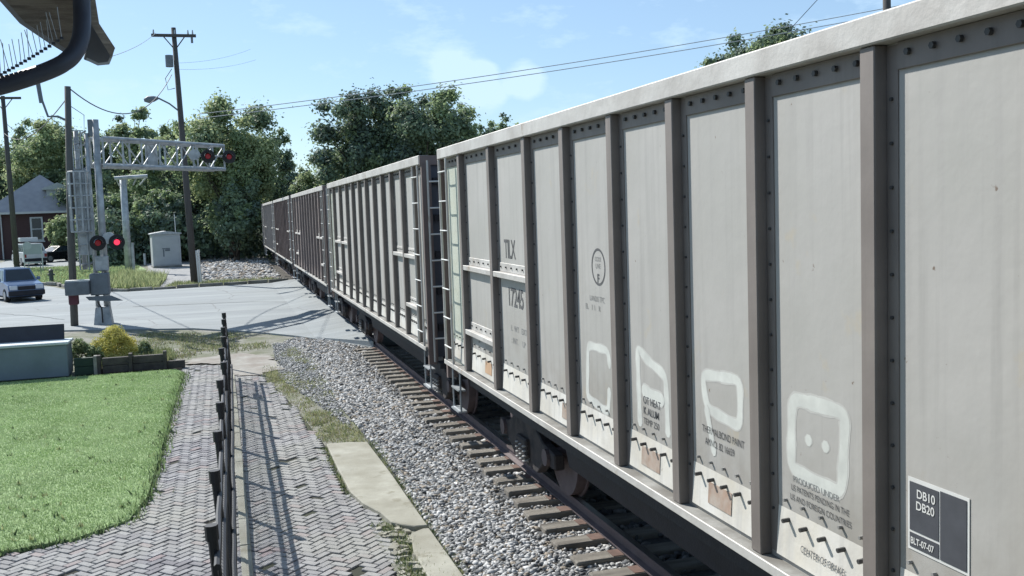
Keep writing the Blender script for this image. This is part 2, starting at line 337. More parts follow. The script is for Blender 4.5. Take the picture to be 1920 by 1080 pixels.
# ------------------------------------------------------------------ herringbone pavement
BED = [(-6.5, 7.0), (2.0, 7.0), (2.0, 26.5), (-1.3, 26.5), (-1.3, 24.2), (-6.5, 11.6)]
flat('brick_path', [(-6.5, 6.0), (1.75, 6.0), (1.75, 25.2), (-1.4, 25.8), (-1.1, 11.9), (-6.5, 11.9)], -.018, 'joint')
bpath = bpy.data.objects['brick_path']
BR = [(-6.5, 7.2), (1.38, 7.2), (1.50, 9.6), (1.62, 10.6), (1.58, 11.2), (1.38, 12.4), (1.30, 15.2), (1.18, 17.5), (1.0, 20), (.72, 22.4), (.45, 24.2), (-1.02, 25.0), (-1.0, 23.7), (-1.05, 19), (-1.06, 13), (-1.25, 12.2), (-1.75, 11.7), (-2.9, 11.42), (-6.5, 11.35)]
W_ = .0975
bricks = []
ca, sa = math.cos(R(45)), math.sin(R(45))
for ix in range(-170, 290):
    for iy in range(-50, 420):
        k = (ix-iy) % 4
        if k == 0: c = (ix+1., iy+.5); rot = 0
        elif k == 2: c = (ix+.5, iy); rot = math.pi/2
        else: continue
        x, y = c[0]*W_, c[1]*W_; X = x*ca - y*sa + 3.0; Y = x*sa + y*ca + 2.0
        if -6.6 < X < 1.8 and 7 < Y < 25.2: bricks.append((X, Y, rot+R(45)))
bricks = np.array(bricks); bricks = bricks[inpoly(bricks[:, :2], BR)]
bricks = bricks[(bricks[:, 0] > -.30*bricks[:, 1]-1.2)]
keep = ~((rng.random(len(bricks)) < .018)); bricks = bricks[keep]
def brick_mesh(m):
    b = MB().box(-.0905, .0905, -.0415, .0415, -.05, 0); o = b.build('brick', m, bevel=.005); me = o.data; bpy.data.objects.remove(o); return me
bms = [brick_mesh('paver%d' % i) for i in range(4)]
vis = bricks[:, 1] > 9.55 + .02*bricks[:, 0]; inx = (bricks[:, 0] > -.235*bricks[:, 1]-.1)
order = np.argsort(np.where(vis & inx, bricks[:, 1], 1e9)+np.abs(bricks[:, 0])*.02)
near = set(order[:300].tolist())
tpl = {}
VV, FF, MI = [], [], []
bco = [np.array([v.co for v in bms[0].vertices])]; bfa = [tuple(p.vertices) for p in bms[0].polygons]
bigv, bigf, bigm = [], [], []; nb = 0
pick = rng.choice(4, len(bricks), p=[.42, .28, .2, .10])
wav = lambda x, y: .010*math.sin(x*1.9+.7)*math.cos(y*.8)+.006*math.sin(y*2.1+x)
for i, (x, y, r) in enumerate(bricks):
    z = wav(x, y)*.5 + random.gauss(0, .0028); tx, ty = random.gauss(0, .014), random.gauss(0, .014); rr = r+random.gauss(0, .02)
    if i in near:
        o = link('brick', bms[pick[i]], bpath); o.location = (x, y, z); o.rotation_euler = (tx, ty, rr)
    else:
        Mx = np.array(Euler((tx, ty, rr)).to_matrix()); v = bco[0] @ Mx.T + np.array([x, y, z])
        bigv.append(v); bigf += [tuple(q+nb for q in f) for f in bfa]; bigm += [int(pick[i])]*len(bfa); nb += len(v)
me = bpy.data.meshes.new('bricks'); me.from_pydata(np.concatenate(bigv).tolist(), [], bigf)
for i in range(4): me.materials.append(M_('paver%d' % i))
me.polygons.foreach_set('material_index', bigm); link('bricks', me, bpath, 'stuff')
# sand and dust lying over the far path
flat('path_sand_patch', rough([(.02, 22.9), (.55, 22.5), (1.2, 23.2), (1.0, 25.6), (.35, 26.4), (-.9, 26.0), (-1.0, 25.2), (.1, 24.6)], .05), .016, 'sand')
# pale edging strip under the fence
es = thing('edging_strip', 'pale concrete edging blocks along the fence foot', 'edging', kind='structure')
y = 9.0
while y < 22.6:
    L = random.uniform(.8, 1.0); MB().box(.015, .125, y, y+L-.02, -.03, .014+random.uniform(0, .006)).build('edging_block', 'concrete', es, bevel=.006); y += L

# weeds in joints and dirt margin between path and ballast
MARG = [(1.35, 15.2), (1.2, 17.5), (1.0, 20), (.7, 22.5), (1.0, 24.5), (1.6, 27.0), (2.05, 27.5), (2.0, 22), (1.95, 18), (2.0, 15.1)]
def dirtpatch(name, poly, z, m): return flat(name, poly, z, m)
flat('dirt_margin', MARG+[(2.02, 15.1), (2.1, 12), (2.1, 8), (1.5, 8), (1.42, 10.8), (1.6, 11.2)], -.008, 'dirt')
n = 3400; P = sample_poly(MARG, n); q = np.sin(P[:, 0]*5.3+P[:, 1]*.7)+np.cos(P[:, 1]*1.3+P[:, 0]*2.7)+.8*np.sin(P[:, 1]*3.7-P[:, 0]*4)+rng.normal(0, .6, len(P)); P = P[q > .15]
P = np.repeat(P, 5, 0)+rng.normal(0, .05, (len(P)*5, 2))
blades('margin_weed', P, .04, .009, ['weed', 'weed_yellow', 'weed_yellow', 'weed_dry'], .9, z=-.01, label='patchy low weeds between the brick path and the ballast', cat='weeds')
P = np.concatenate([sample_poly([(1.45, 8.8), (1.6, 10.5), (1.42, 11.1), (1.72, 10.9), (1.95, 9.0)], 500), sample_poly([(1.98, 9), (2.12, 9), (2.14, 15), (1.98, 15)], 600), sample_poly([(1.35, 12.0), (1.45, 12), (1.4, 15), (1.28, 15)], 200)])
P = np.repeat(P, 4, 0)+rng.normal(0, .03, (len(P)*4, 2))
blades('slab_edge_weed', P, .04, .007, ['weed', 'weed_yellow', 'weed_dark'], .9, z=-.01, label='small weeds in the cracks around the concrete slab', cat='weeds')
# ------------------------------------------------------------------ concrete slab
def slab(name, poly, z, label):
    o = MB().prism([(x, y, z-.12) for x, y in poly], (0, 0, .12)).build(name, 'concrete', bevel=.01); return tag(o, label, 'concrete slab')
slab('concrete_slab', [(1.36, 15.05), (1.70, 15.02), (1.96, 14.9), (2.0, 13), (2.01, 11.4), (2.02, 10.62), (1.88, 10.64), (1.76, 10.75), (1.66, 10.9), (1.60, 11.3), (1.46, 11.75), (1.38, 12.3), (1.36, 13.5)], .05, 'long pale concrete slab with ragged left edge between brick path and ballast')
slab('concrete_slab', [(1.80, 10.45), (1.95, 10.56), (2.02, 10.55), (2.04, 9.0), (2.04, 7.6), (1.72, 7.6), (1.72, 9.9)], .04, 'broken smaller concrete slab at the bottom edge of the picture')
mb = MB()
for i in range(60):
    x, y = random.uniform(1.5, 1.8), random.uniform(9.2, 11.0); s = random.uniform(.015, .05)
    mb.box(-s, s, -s*.7, s*.7, -.02, s*.5, M=Matrix.Translation((x, y, 0)) @ Matrix.Rotation(random.uniform(0, 6), 4, 'Z') @ Matrix.Rotation(.2, 4, 'X'))
tag(mb.build('concrete_rubble', 'concrete', kind='stuff'), 'broken concrete crumbs beside the slab', 'rubble')

# ------------------------------------------------------------------ track
TX = 4.476
track = thing('railway_track', 'railway track under the coal train, weathered ties showing left of the rail', 'track', (TX, 0, 0))
tm = [MB().box(-1.32, 1.32, -.112, .112, -.12, .062).build('tie', 'wood_tie', track, bevel=.012) for _ in range(1)][0]
tm.location.y = 6.0; y = 6.5; first = True
while y < 25.6:
    o = link('tie', tm.data, track); o.location = (random.gauss(0, .035), y, random.gauss(0, .006)); o.rotation_euler = (0, random.gauss(0, .004), random.gauss(0, .015))
    pl = MB().box(-.93, -.60, -.09, .09, .0615, .068).build('tie_plate', 'rust', o) if first else link('tie_plate', plm, o)
    if first: plm = pl.data; first = False
    y += .508+random.gauss(0, .012)
y = 54.5
while y < 74:
    o = link('tie', tm.data, track); o.location = (random.gauss(0, .03), y, 0); y += .51
pr = [(-.07, .064), (.07, .064), (.07, .076), (.012, .095), (.010, .165), (.037, .172), (.037, .205), (-.037, .205), (-.037, .172), (-.010, .165), (-.012, .095), (-.07, .076)]
for s in (-1, 1):
    MB().prism([(s*.755+a, 4, b) for a, b in pr], (0, 68, 0)).build('rail', 'rail_steel', track)
    MB().box(s*.755-.033, s*.755+.033, 4, 72, .2051, .2068).build('rail_tread', 'rail_head', track)

# ------------------------------------------------------------------ ballast
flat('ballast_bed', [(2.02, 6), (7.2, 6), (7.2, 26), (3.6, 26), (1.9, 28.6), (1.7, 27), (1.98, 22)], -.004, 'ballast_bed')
ico = bmesh.new(); bmesh.ops.create_icosphere(ico, subdivisions=1, radius=1); iv = np.array([v.co for v in ico.verts]); ifc = np.array([[v.index for v in f.verts] for f in ico.faces]); ico.free()
def stones(name, P, s0, s1, zf, mats, label, cat):
    n = len(P); S = rng.uniform(s0, s1, n)*(.8+.5*rng.random(n)**2); V = iv[None]*(1+.28*rng.standard_normal((n, 12, 1))).clip(.55, 1.5)
    V = V*np.stack([S*rng.uniform(.8, 1.5, n), S*rng.uniform(.7, 1.1, n), S*rng.uniform(.5, .85, n)], 1)[:, None, :]
    a = rng.uniform(0, 6.28, n); b = rng.normal(0, .5, n); c, s = np.cos(a)[:, None], np.sin(a)[:, None]; cb, sb = np.cos(b)[:, None], np.sin(b)[:, None]
    x, y, z = V[..., 0], V[..., 1], V[..., 2]; y, z = y*cb-z*sb, y*sb+z*cb; x, y = x*c-y*s, x*s+y*c
    V = np.stack([x+P[:, :1], y+P[:, 1:2], z+zf(P)[:, None]+rng.uniform(0, .014, (n, 1))], -1)
    F = (ifc[None]+12*np.arange(n)[:, None, None]).reshape(-1, 3); mi = np.repeat(rng.integers(0, len(mats), n), 20)
    return tag(raymesh(name, V.reshape(-1, 3), F, mats, mi, None, 'stuff'), label, cat)
BAL = [(2.08, 8.4), (3.72, 8.4), (3.72, 25.3), (3.3, 26.3), (1.95, 28.9), (1.5, 28.2), (1.75, 26.5), (1.95, 22), (1.93, 18), (2.06, 15)]
P = sample_poly(BAL, 38000); d = P[:, 1]; pr = np.clip((13.0/d)**1.25, .28, 1); P = P[rng.random(len(P)) < pr]
TY = np.array([o.location.y for o in track.children if o.name.startswith('tie') and o.location.y < 26])
dt = np.abs(P[:, 1][:, None]-TY[None]).min(1); P = P[~((P[:, 0] > 3.12) & (dt < .125) & (rng.random(len(P)) > .16))]
P = P[~((P[:, 0] > 3.0) & (rng.random(len(P)) < .35))]
zb = lambda P: np.clip((P[:, 0]-2.05)*.05, 0, .03)-np.clip((P[:, 0]-2.95)*.25, 0, .035)
far = P[:, 1] > 16
stones('ballast', P[~far], .018, .034, zb, ['stone_a', 'stone_b', 'stone_b', 'stone_c', 'stone_a', 'stone_b', 'stone_d'], 'grey crushed stone ballast beside the near rail', 'ballast')
stones('ballast', P[far], .026, .042, zb, ['stone_a', 'stone_b', 'stone_b', 'stone_c', 'stone_a', 'stone_b', 'stone_d'], 'grey crushed stone ballast running up to the road crossing', 'ballast')
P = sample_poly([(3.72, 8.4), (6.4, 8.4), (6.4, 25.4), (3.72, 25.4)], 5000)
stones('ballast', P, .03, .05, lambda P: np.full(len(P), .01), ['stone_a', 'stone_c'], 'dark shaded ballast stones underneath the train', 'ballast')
P = sample_poly([(1.05, 22), (1.9, 16), (1.95, 28), (1.2, 28)], 4200)
stones('stray_gravel', P, .012, .03, lambda P: np.full(len(P), -.005), ['stone_a', 'stone_b'], 'stray gravel scattered on the weedy margin', 'gravel')
P = sample_poly([(-1.2, 57), (3.1, 56), (3.6, 96), (-1.6, 96), (-1.5, 80)], 5200)
hz = lambda P: .01+.05*np.exp(-((P[:, 0]-1.2)/1.6)**2)*np.clip((P[:, 1]-58)/14, 0, 1)*(.8+.2*np.sin(P[:, 1]*.7))
stones('gravel_heap', P, .08, .17, hz, ['stone_b', 'stone_a', 'stone_a', 'stone_d'], 'low heap of coarse gravel beyond the road', 'gravel')

# ------------------------------------------------------------------ the train
HALF = 6.6
POSTS = [5.42, 3.99, 2.64, 1.50, .38, -.69, -1.75, -2.81, -3.82, -4.90, -5.97]
def bay_edges(): return list(zip([HALF-.02]+POSTS, POSTS+[-HALF+.02]))
XO, XP = -1.58, -1.508
BAYS = [(a+.055, b+.055) for a, b in bay_edges()]; BAYS[0] = (HALF-.02, BAYS[0][1]); BAYS[-1] = (BAYS[-1][0], -HALF+.02)
def make_car():
    t = thing('coal_car', 'nearest aluminium coal gondola with white spray graffiti and black stencils on its ribbed side', 'train car', (TX, 6.75, 0), group='aluminium coal cars of the train')
    post_me = None
    for sx in (1, -1):
        F = (lambda x: x) if sx == 1 else (lambda x: -x)
        def bx(mb, x0, x1, y0, y1, z0, z1): mb.box(min(F(x0), F(x1)), max(F(x0), F(x1)), y0, y1, z0, z1)
        for i, py in enumerate(POSTS):
            py += .055; mb = MB(); bx(mb, XO, XP+.02, py-.055, py+.055, 1.466, 4.198); mb.build('side_post', 'aluminium_post', t, bevel=.006)
            if sx == 1:
                m2 = MB(); bx(m2, XP-.006, XP+.01, py-.135, py-.057, 1.50, 4.19); m2.build('post_flange', 'aluminium_post', t)
                m3 = MB()
                for k in range(12): m3.tube([(XP-.006, py-.095, 1.75+k*.2), (XP-.017, py-.095, 1.75+k*.2)], .009, 6)
                m3.build('rivet_row', 'bolt_dark', t, kind='stuff')
        for i, (a, b) in enumerate(BAYS):
            mb = MB(); bx(mb, XP, XP+.03, b+.001, a-.001, 1.46, 4.2); o = mb.build('side_panel', 'aluminium', t)
            if sx == 1 and i == 0: o.data.materials[0] = M_('patina_green'); o['label'] = 'pale green tinted side panel at the far end'
            if sx == 1:
                y0, y1 = b+.06, a-.14
                if i == 0: y1 = a-.15
                MB().box(XP-.014, XP-.001, y0-.003, y1, 4.075, 4.199).build('header_plate', 'aluminium_post', t, bevel=.003)
                # leaning skirt plate with long bolts
                sk = MB().prism([(XP-.003, y0, 1.782), (XP-.020, y0, 1.50), (XP-.010, y0, 1.50), (XP-.001, y0, 1.778)], (0, y1-y0, 0)).build('skirt_plate', 'skirt', t)
                n = 5
                for k in range(n):
                    yy = y0+(y1-y0)*(k+.35)/n
                    MB().tube([(XP-.005, yy, 1.725), (XP-.050, yy, 1.722)], .0125, 6).build('bolt', 'bolt_dark', sk)
                    MB().tube([(XP-.002, yy+.03, 1.83), (XP-.022, yy+.03, 1.83)], .010, 6).build('bolt', 'bolt', sk)
                r = MB()
                for k in range(n):
                    yy = y0+(y1-y0)*(k+.5)/n; r.tube([(XP-.013, yy, 4.145), (XP-.033, yy, 4.145)], .016, 6)
                r.build('rivet_row', 'bolt_dark', t, kind='stuff')
        # chord, sill
        mb = MB(); bx(mb, XO-.02, XP+.06, -HALF, HALF, 4.20, 4.335); mb.build('top_chord', 'aluminium_chord', t, bevel=.008)
        mb = MB(); bx(mb, XO-.015, XP+.05, -HALF, HALF, 1.425, 1.464)
        mb.build('sill_shelf', 'shelf', t)
        mb = MB(); bx(mb, XO-.030, XO-.016, -HALF, HALF, 1.405, 1.466); mb.build('sill_edge', 'aluminium_chord', t, bevel=.004)
        mb = MB(); bx(mb, XP+.20, XP+.23, -HALF+.2, HALF-.2, 1.10, 1.424); mb.build('side_sill', 'steel_dark', t)
        for py in POSTS:
            pass
    # horizontal stiffeners near the ends (visible side)
    for (i, z) in ((1, 2.785), (2, 2.785), (1, 1.975), (len(BAYS)-3, 2.785), (len(BAYS)-2, 2.785), (len(BAYS)-2, 1.975)):
        a, b = BAYS[i]; mb = MB(); mb.box(XO+.004, XP+.0, b+.056, a-.056, z-.03, z+.03); mb.box(XP-.008, XP+.0, b+.06, a-.14, z+.032, z+.13); mb.build('stiffener', 'aluminium_chord', t, bevel=.004)
        r = MB()
        for k in range(6): yy = b+.12+(a-b-.32)*k/5; r.tube([(XP-.007, yy, z+.085), (XP-.022, yy, z+.085)], .011, 6)
        r.build('rivet_row', 'bolt_dark', t, kind='stuff')
    # ends
    for s in (1, -1):
        ye = s*(HALF-.02)
        mb = MB(); mb.box(-1.45, 1.45, min(ye, ye-s*.03), max(ye, ye-s*.03), 1.3, 4.2); mb.build('end_wall', 'steel_blue', t)
        mb = MB()
        for z in (1.75, 2.3, 2.85, 3.4, 3.95): mb.box(-1.40, 1.40, min(ye, ye+s*.05), max(ye, ye+s*.05), z-.05, z+.05)
        mb.build('end_rib', 'steel_dark', t)
        MB().box(-1.59, 1.59, min(ye, ye+s*.06), max(ye, ye+s*.06), 4.19, 4.33).build('end_chord', 'car_shade_mauve', t)  # dark colour here and on the corner posts stands in for end shade
        for x in (-1.50, 1.50): MB().box(x-.07, x+.07, min(ye-s*.005, ye+s*.07), max(ye-s*.005, ye+s*.07), 1.2, 4.19).build('corner_post', 'car_shade_mauve', t)
        # platform, draft sill, coupler
        MB().box(-1.45, 1.45, min(ye, ye+s*.28), max(ye, ye+s*.28), 1.16, 1.24).build('end_platform', 'steel_dark', t)
        cp = MB(); cp.box(-.16, .16, min(ye-s*.5, ye+s*.40), max(ye-s*.5, ye+s*.40), .72, 1.02); cp.box(-.2, .2, min(ye+s*.38, ye+s*.62), max(ye+s*.38, ye+s*.62), .68, 1.04); cp.build('coupler', 'truck_steel', t, bevel=.02)
        # side ladder
        ld = MB()
        y0, y1 = (ye-s*.10, ye-s*.52)
        x = -1.60
        ld.tube([(x, y0, 1.47), (x, y0, 4.19)], .018, 6).tube([(x, y1, 1.47), (x, y1, 4.19)], .018, 6); lo = ld.build('ladder', 'aluminium_chord', t)
        for k in range(7):
            z = 1.68+k*.39; MB().tube([(x-.001, y0, z), (x-.022, y0+(y1-y0)*.08, z), (x-.022, y0+(y1-y0)*.92, z), (x-.001, y1, z)], .010, 6).build('rung', 'white_paint', lo)
        # end ladder
        ld = MB(); yy = ye+s*.16
        ld.tube([(-1.50, yy, 1.25), (-1.50, yy, 4.25)], .016, 6).tube([(-1.05, yy, 1.25), (-1.05, yy, 4.15)], .016, 6); lo = ld.build('end_ladder', 'aluminium_chord', t)
        for k in range(7): z = 1.6+k*.39; MB().tube([(-1.50, yy, z), (-1.05, yy, z)], .013, 6).build('rung', 'white_paint', lo)
        # stirrup step
        st = MB(); st.tube([(-1.52, y0, 1.42), (-1.52, y0, .82), (-1.52, y1, .82), (-1.52, y1, 1.42)], .014, 6); st.box(-1.56, -1.44, min(y0, y1), max(y0, y1), .80, .822); st.box(-1.55, -1.45, min(y0, y1), max(y0, y1), 1.09, 1.11)
        st.build('stirrup_step', 'galv', t)
    # tubs and floor
    MB().box(-1.42, 1.42, -HALF+.05, HALF-.05, 1.32, 1.40).build('floor', 'steel_dark', t)
    MB().box(-.17, .17, -HALF+.3, HALF-.3, .75, 1.32).build('centre_sill', 'steel_dark', t)
    for s in (-1, 1):
        pts = [(s*.25, 1.3), (s*.3, .62), (s*.45, .5), (s*.75, .5), (s*.98, .68), (s*1.08, 1.3)]
        MB().prism([(a, -3.3, b) for a, b in pts], (0, 6.6, 0)).build('tub', 'steel_dark', t)
    # end slope seen from inside / coal load
    # trucks
    for s in (1, -1):
        yc = s*4.75; tr = MB()
        tr.box(-1.1, 1.1, yc-.2, yc+.2, .50, .72); trk = tr.build('truck', 'truck_steel', t, bevel=.02)
        for sx in (-1, 1):
            x0 = sx*.98
            side = [(-1.13, .44), (-1.13, .62), (-.72, .66), (-.42, .80), (.42, .80), (.72, .66), (1.13, .62), (1.13, .44), (.74, .44), (.46, .25), (-.46, .25), (-.74, .44)]
            MB().prism([(x0-.06, yc+a, b+.12) for a, b in side], (.12, 0, 0)).build('side_frame', 'truck_steel', trk, bevel=.015)
            sp = MB()
            for k in (-.14, 0, .14):
                pts = []
                for q in range(33):
                    an = q/32*2*math.pi*4; pts.append((x0-sx*-.09+.045*math.cos(an), yc+k+.05*math.sin(an), .42+.24*q/32))
                sp.tube(pts, .013, 5)
            sp.build('spring', 'bolt', trk)
            for k in (-.88, .88):
                wm = MB(); wm.tube([(sx*.70, yc+k, .665), (sx*.72, yc+k, .665), (sx*.725, yc+k, .665), (sx*.84, yc+k, .665)], [.49, .49, .455, .455], 28)
                wm.tube([(sx*.84, yc+k, .665), (sx*1.08, yc+k, .665)], .10, 12); wm.build('wheel', 'rail_steel', trk, smooth=False)
        for k in (-.88, .88): MB().tube([(-.72, yc+k, .665), (.72, yc+k, .665)], .08, 10).build('axle', 'truck_steel', trk)
    return t
car1 = make_car()
cars = [car1]
def newcar(loc, rz, label, skip):
    o = copy_tree(car1, None, skip); o.location = loc; o.rotation_euler.z = rz; o['label'] = label; cars.append(o); return o
newcar((TX, 21.25, 0), 0, 'second coal car from the camera, its end ladder facing the gap before the road crossing', ())
BR_ = ('bolt', 'rivet_row', 'post_flange', 'spring')
newcar((TX, 35.75, 0), 0, 'third coal car standing on the road crossing with its ribs closing up', BR_)
newcar((TX, 50.2, 0), 0, 'fourth coal car, rib shade painted in as mauve grey, just beyond the road crossing', BR_)
newcar((TX+.02, 64.6, 0), 0, 'fifth coal car, last one whose side is seen before the trees', BR_)
newcar((TX+.5, 78.9, 0), -R(4.5), 'sixth coal car where the train bends away behind the trees', BR_)
newcar((TX+2.6, 93.1, 0), -R(12), 'farthest coal car, mostly hidden at the bend of the track', BR_)
def shade_recolour(car, mp):
    cache = {}
    for o in car.children:
        k = o.name.split('.')[0]
        if k in mp and o.data:
            key = (o.data.name, mp[k])
            if key not in cache:
                m_ = o.data.copy(); m_.materials.clear(); m_.materials.append(M_(mp[k])); cache[key] = m_
            o.data = cache[key]
for i_, (a_, b_) in ((2, ('car_shade_mauve', 'car_shade_mauve_post')), (3, ('car_shade_mauve', 'car_shade_mauve')), (4, ('car_shade_mid', 'car_shade_mid'))):  # far cars: shaded rib faces put into the side colour
    shade_recolour(cars[i_], {'side_panel': a_, 'skirt_plate': a_, 'header_plate': b_, 'side_post': b_})
# writing on the nearest car -------------------------------------------------
def text(body, Y, z, size, m, x=XP-.0026, parent=car1, sx=1., yc=6.75, bold=0., name='lettering', align='LEFT', sp=1.0, tilt=0.):
    Y = Y*.981; z = 3.52-(3.52-z)*.981
    cu = bpy.data.curves.new('t', 'FONT'); cu.body = body; cu.size = size; cu.align_x = align; cu.space_line = 1.0; cu.offset = bold; cu.space_character = sp
    ob = bpy.data.objects.new('t', cu); C.objects.link(ob)
    dg = bpy.context.evaluated_depsgraph_get(); me = bpy.data.meshes.new_from_object(ob.evaluated_get(dg)); bpy.data.objects.remove(ob)
    me.materials.clear(); me.materials.append(M_(m))
    o = link(name, me, parent); Mx = Matrix(((0, 0, -1, x), (-1*sx, 0, 0, Y-yc), (0, 1, 0, z), (0, 0, 0, 1)))
    if tilt: Mx = Mx @ Matrix.Rotation(tilt, 4, 'X')
    # columns: local x -> -Y, local y -> +Z, local z -> -X
    o.matrix_local = Mx; return o
text('TILX', 10.67, 2.965, .285, 'stencil', sx=.78, bold=.004, sp=.9)
text('17245', 10.60, 2.44, .285, 'stencil', sx=.92, bold=.004, sp=.9)
mb = MB()
for k in range(40):
    a, b = 2*math.pi*k/40, 2*math.pi*(k+1)/40
    mb.poly([(XP-.0015, 7.65-6.75+r*math.cos(q), 3.005+r*1.0*math.sin(q)) for r, q in ((.155, a), (.155, b), (.135, b), (.135, a))])
mb.build('ring_emblem', 'stencil', car1)
text('F', 7.83, 2.865, .10, 'stencil', bold=.003); text('CODE', 7.875, 3.045, .05, 'stencil_faint'); text('LINE', 7.865, 2.985, .055, 'stencil_faint')
text('LANDIS TPC', 8.02, 2.70, .065, 'stencil_faint', sx=.95); text('EL    I  I    R', 8.13, 2.62, .065, 'stencil_faint', sx=1.1)
text('L  WT   EXT', 10.50, 2.165, .09, 'stencil_faint', sx=1.2); text(': INT.     LP', 10.50, 2.03, .09, 'stencil_faint', sx=1.2)
text('SI', 12.0, 1.845, .12, 'stencil')
text('OT HEAT', 6.93, 2.0, .078, 'stencil', sx=.95, bold=.001); text('K ALUM', 6.93, 1.918, .078, 'stencil', bold=.001); text('TEMP 250', 6.93, 1.84, .07, 'stencil', sx=.95)
text('THERMALBOND PAINT', 5.96, 1.985, .066, 'stencil', sx=.80); text('AMNO. 82 16659', 5.92, 1.905, .066, 'stencil', sx=.80)
text('PRODUCED UNDER', 4.86, 1.925, .048, 'stencil_faint'); text('US PATENTS PENDING IN THE', 4.88, 1.872, .048, 'stencil', sx=.82); text('US AND FOREIGN COUNTRIES', 4.89, 1.815, .048, 'stencil', sx=.85)
text('CENTER OF BRAKE', 4.76, 1.55, .055, 'stencil', x=XP-.0215, sx=.85, tilt=-math.atan2(.017, .282))
# dark built-date decal
def decal(name, y0, y1, z0, z1, m, x=XP-.002, parent=car1):
    y0, y1 = y0*.981, y1*.981; z0, z1 = [3.52-(3.52-q)*.981 for q in (z0, z1)]
    return MB().box(x-.0014, x, y0-6.75, y1-6.75, z0, z1).build(name, m, parent)
decal('decal_frame', 3.475, 3.875, 1.86, 2.205, 'white_paint'); decal('decal_panel', 3.665, 3.86, 1.955, 2.185, 'decal_dark', XP-.0045); decal('decal_panel', 3.49, 3.655, 1.875, 2.19, 'decal_dark', XP-.0045)
decal('decal_panel', 3.665, 3.86, 1.875, 1.943, 'decal_dark', XP-.0045)
text('DB10', 3.81, 2.118, .056, 'white_paint', x=XP-.008, bold=.001, sx=.95); text('DB20', 3.815, 2.062, .056, 'white_paint', x=XP-.008, bold=.001, sx=.95); text('BLT-07-07', 3.852, 1.892, .044, 'white_paint', x=XP-.008, bold=.0008, sx=.82)
# brown placards on the skirt
for (ya, yb, m) in ((5.55, 5.86, 'sticker_brown'), (6.62, 6.95, 'sticker_brown'), (8.62, 8.80, 'sticker_brown'), (11.35, 11.65, 'sticker_orange')):
    ya, yb = ya*.981, yb*.981; f = lambda z: XP-.020+(z-1.50)*(.017/.282)-.0025
    MB().prism([(f(1.70), yb-6.75, 1.70), (f(1.56), yb-6.75, 1.56), (f(1.56)-.002, yb-6.75, 1.56), (f(1.70)-.002, yb-6.75, 1.70)], (0, ya-yb, 0)).build('placard', m, car1)
# spray paint strokes
def stroke(pts, wdt, name='graffiti_stroke', close=False, x=XP-.0012, m='spray', halo=True):
    """pts in (Y, z); flat ribbon of paint with wobbly edge"""
    if halo: stroke(pts, wdt*1.30, name, close, x+.0004, 'spray_halo', False)
    P = [Vector((0, a*.981-6.75, 3.52-(3.52-b)*.981)) for a, b in pts]; Q = []
    if close: mid = P[0].lerp(P[1], .5); P = [mid]+P[1:]+[P[0], mid]
    for a, b in zip(P, P[1:]):
        n = max(3, int((b-a).length/.03))
        for k in range(n): Q.append(a.lerp(b, k/n))
    Q.append(P[-1])
    for _ in range(5): Q = [Q[0]]+[(Q[i-1]+2*Q[i]+Q[i+1])/4 for i in range(1, len(Q)-1)]+[Q[-1]]
    mb = MB(); L = []
    for i, p in enumerate(Q):
        d = (Q[min(i+1, len(Q)-1)]-Q[max(i-1, 0)]).normalized(); nrm = Vector((0, -d.z, d.y)); h = wdt*(.5+.05*math.sin(i*.8)+random.gauss(0, .015))
        if not close and (i == 0 or i == len(Q)-1): h *= .45
        L.append((Vector((x, p.y, p.z))-nrm*h, Vector((x, p.y, p.z))+nrm*h))
    for (a, b), (c, d) in zip(L, L[1:]): mb.poly([a, c, d, b])
    return mb.build(name, m, car1)
stroke([(7.60, 2.16), (7.62, 2.31), (8.10, 2.30), (8.15, 1.83), (7.66, 1.78), (7.62, 2.0)], .062)
stroke([(7.00, 1.80), (7.02, 2.42), (6.84, 2.34), (6.52, 2.27), (6.50, 1.82)], .068); stroke([(6.95, 2.10), (6.55, 2.075)], .085, x=XP-.0020)
stroke([(5.95, 2.37), (5.44, 2.41), (5.45, 2.11), (5.89, 2.15)], .064, close=True); stroke([(5.79, 1.85), (5.90, 2.17)], .055, x=XP-.0020)
stroke([(4.86, 2.40), (4.36, 2.41), (4.40, 1.97), (4.88, 1.99)], .075, close=True)
for yy in (4.70, 4.54): stroke([(yy, 2.16), (yy, 2.225)], .055)

# ------------------------------------------------------------------ fence by the path
FX = -.05
fence = thing('fence', 'black iron post and rail fence with wire mesh along the brick path', 'fence', (0, 0, 0))
fy = [7.3, 8.9, 10.55, 12.2, 13.9, 15.6, 17.3, 18.95, 20.6, 22.2, 23.7]
fx = lambda y: -.085+(y-9)*.009
for y in fy:
    x = fx(y); dx = random.gauss(-.07, .015); MB().tube([(x, y, -.05), (x+dx, y, 1.27)], .036, 8).tube([(x+dx, y, 1.22), (x+dx*1.05, y, 1.33)], .048, 8).build('post', 'fence_black', fence)
for z, lx in ((.27, .0), (.88, -.055), (1.12, -.08)):
    MB().tube([(fx(y)+lx+.035+random.gauss(0, .003), y, z+random.gauss(0, .003)) for y in np.linspace(7.0, 22.6, 26)], .025, 7).build('rail', 'fence_black', fence)
mb = MB(); z0, z1 = .08, 1.10; H = z1-z0
for k in range(int(15.6/.075)):
    for sgn in (1, -1):
        ya = 7.0+k*.075; yb = ya+sgn*H
        a = Vector((fx(ya)+.01, ya, z0)); b = Vector((fx(yb)-.05, yb, z1))
        if yb < 7: t_ = (7-ya)/(yb-ya); b = a.lerp(b, t_)
        if yb > 22.6: t_ = (22.6-ya)/(yb-ya); b = a.lerp(b, t_)
        mb.tube([a, b], .003, 3, caps=False)
mb.build('wire_mesh', 'mesh_wire', fence, kind='stuff')
MB().box(fx(21)-.10, fx(21)-.085, 20.75, 21.25, .86, 1.12).build('sign_plate', 'galv_dark', fence)

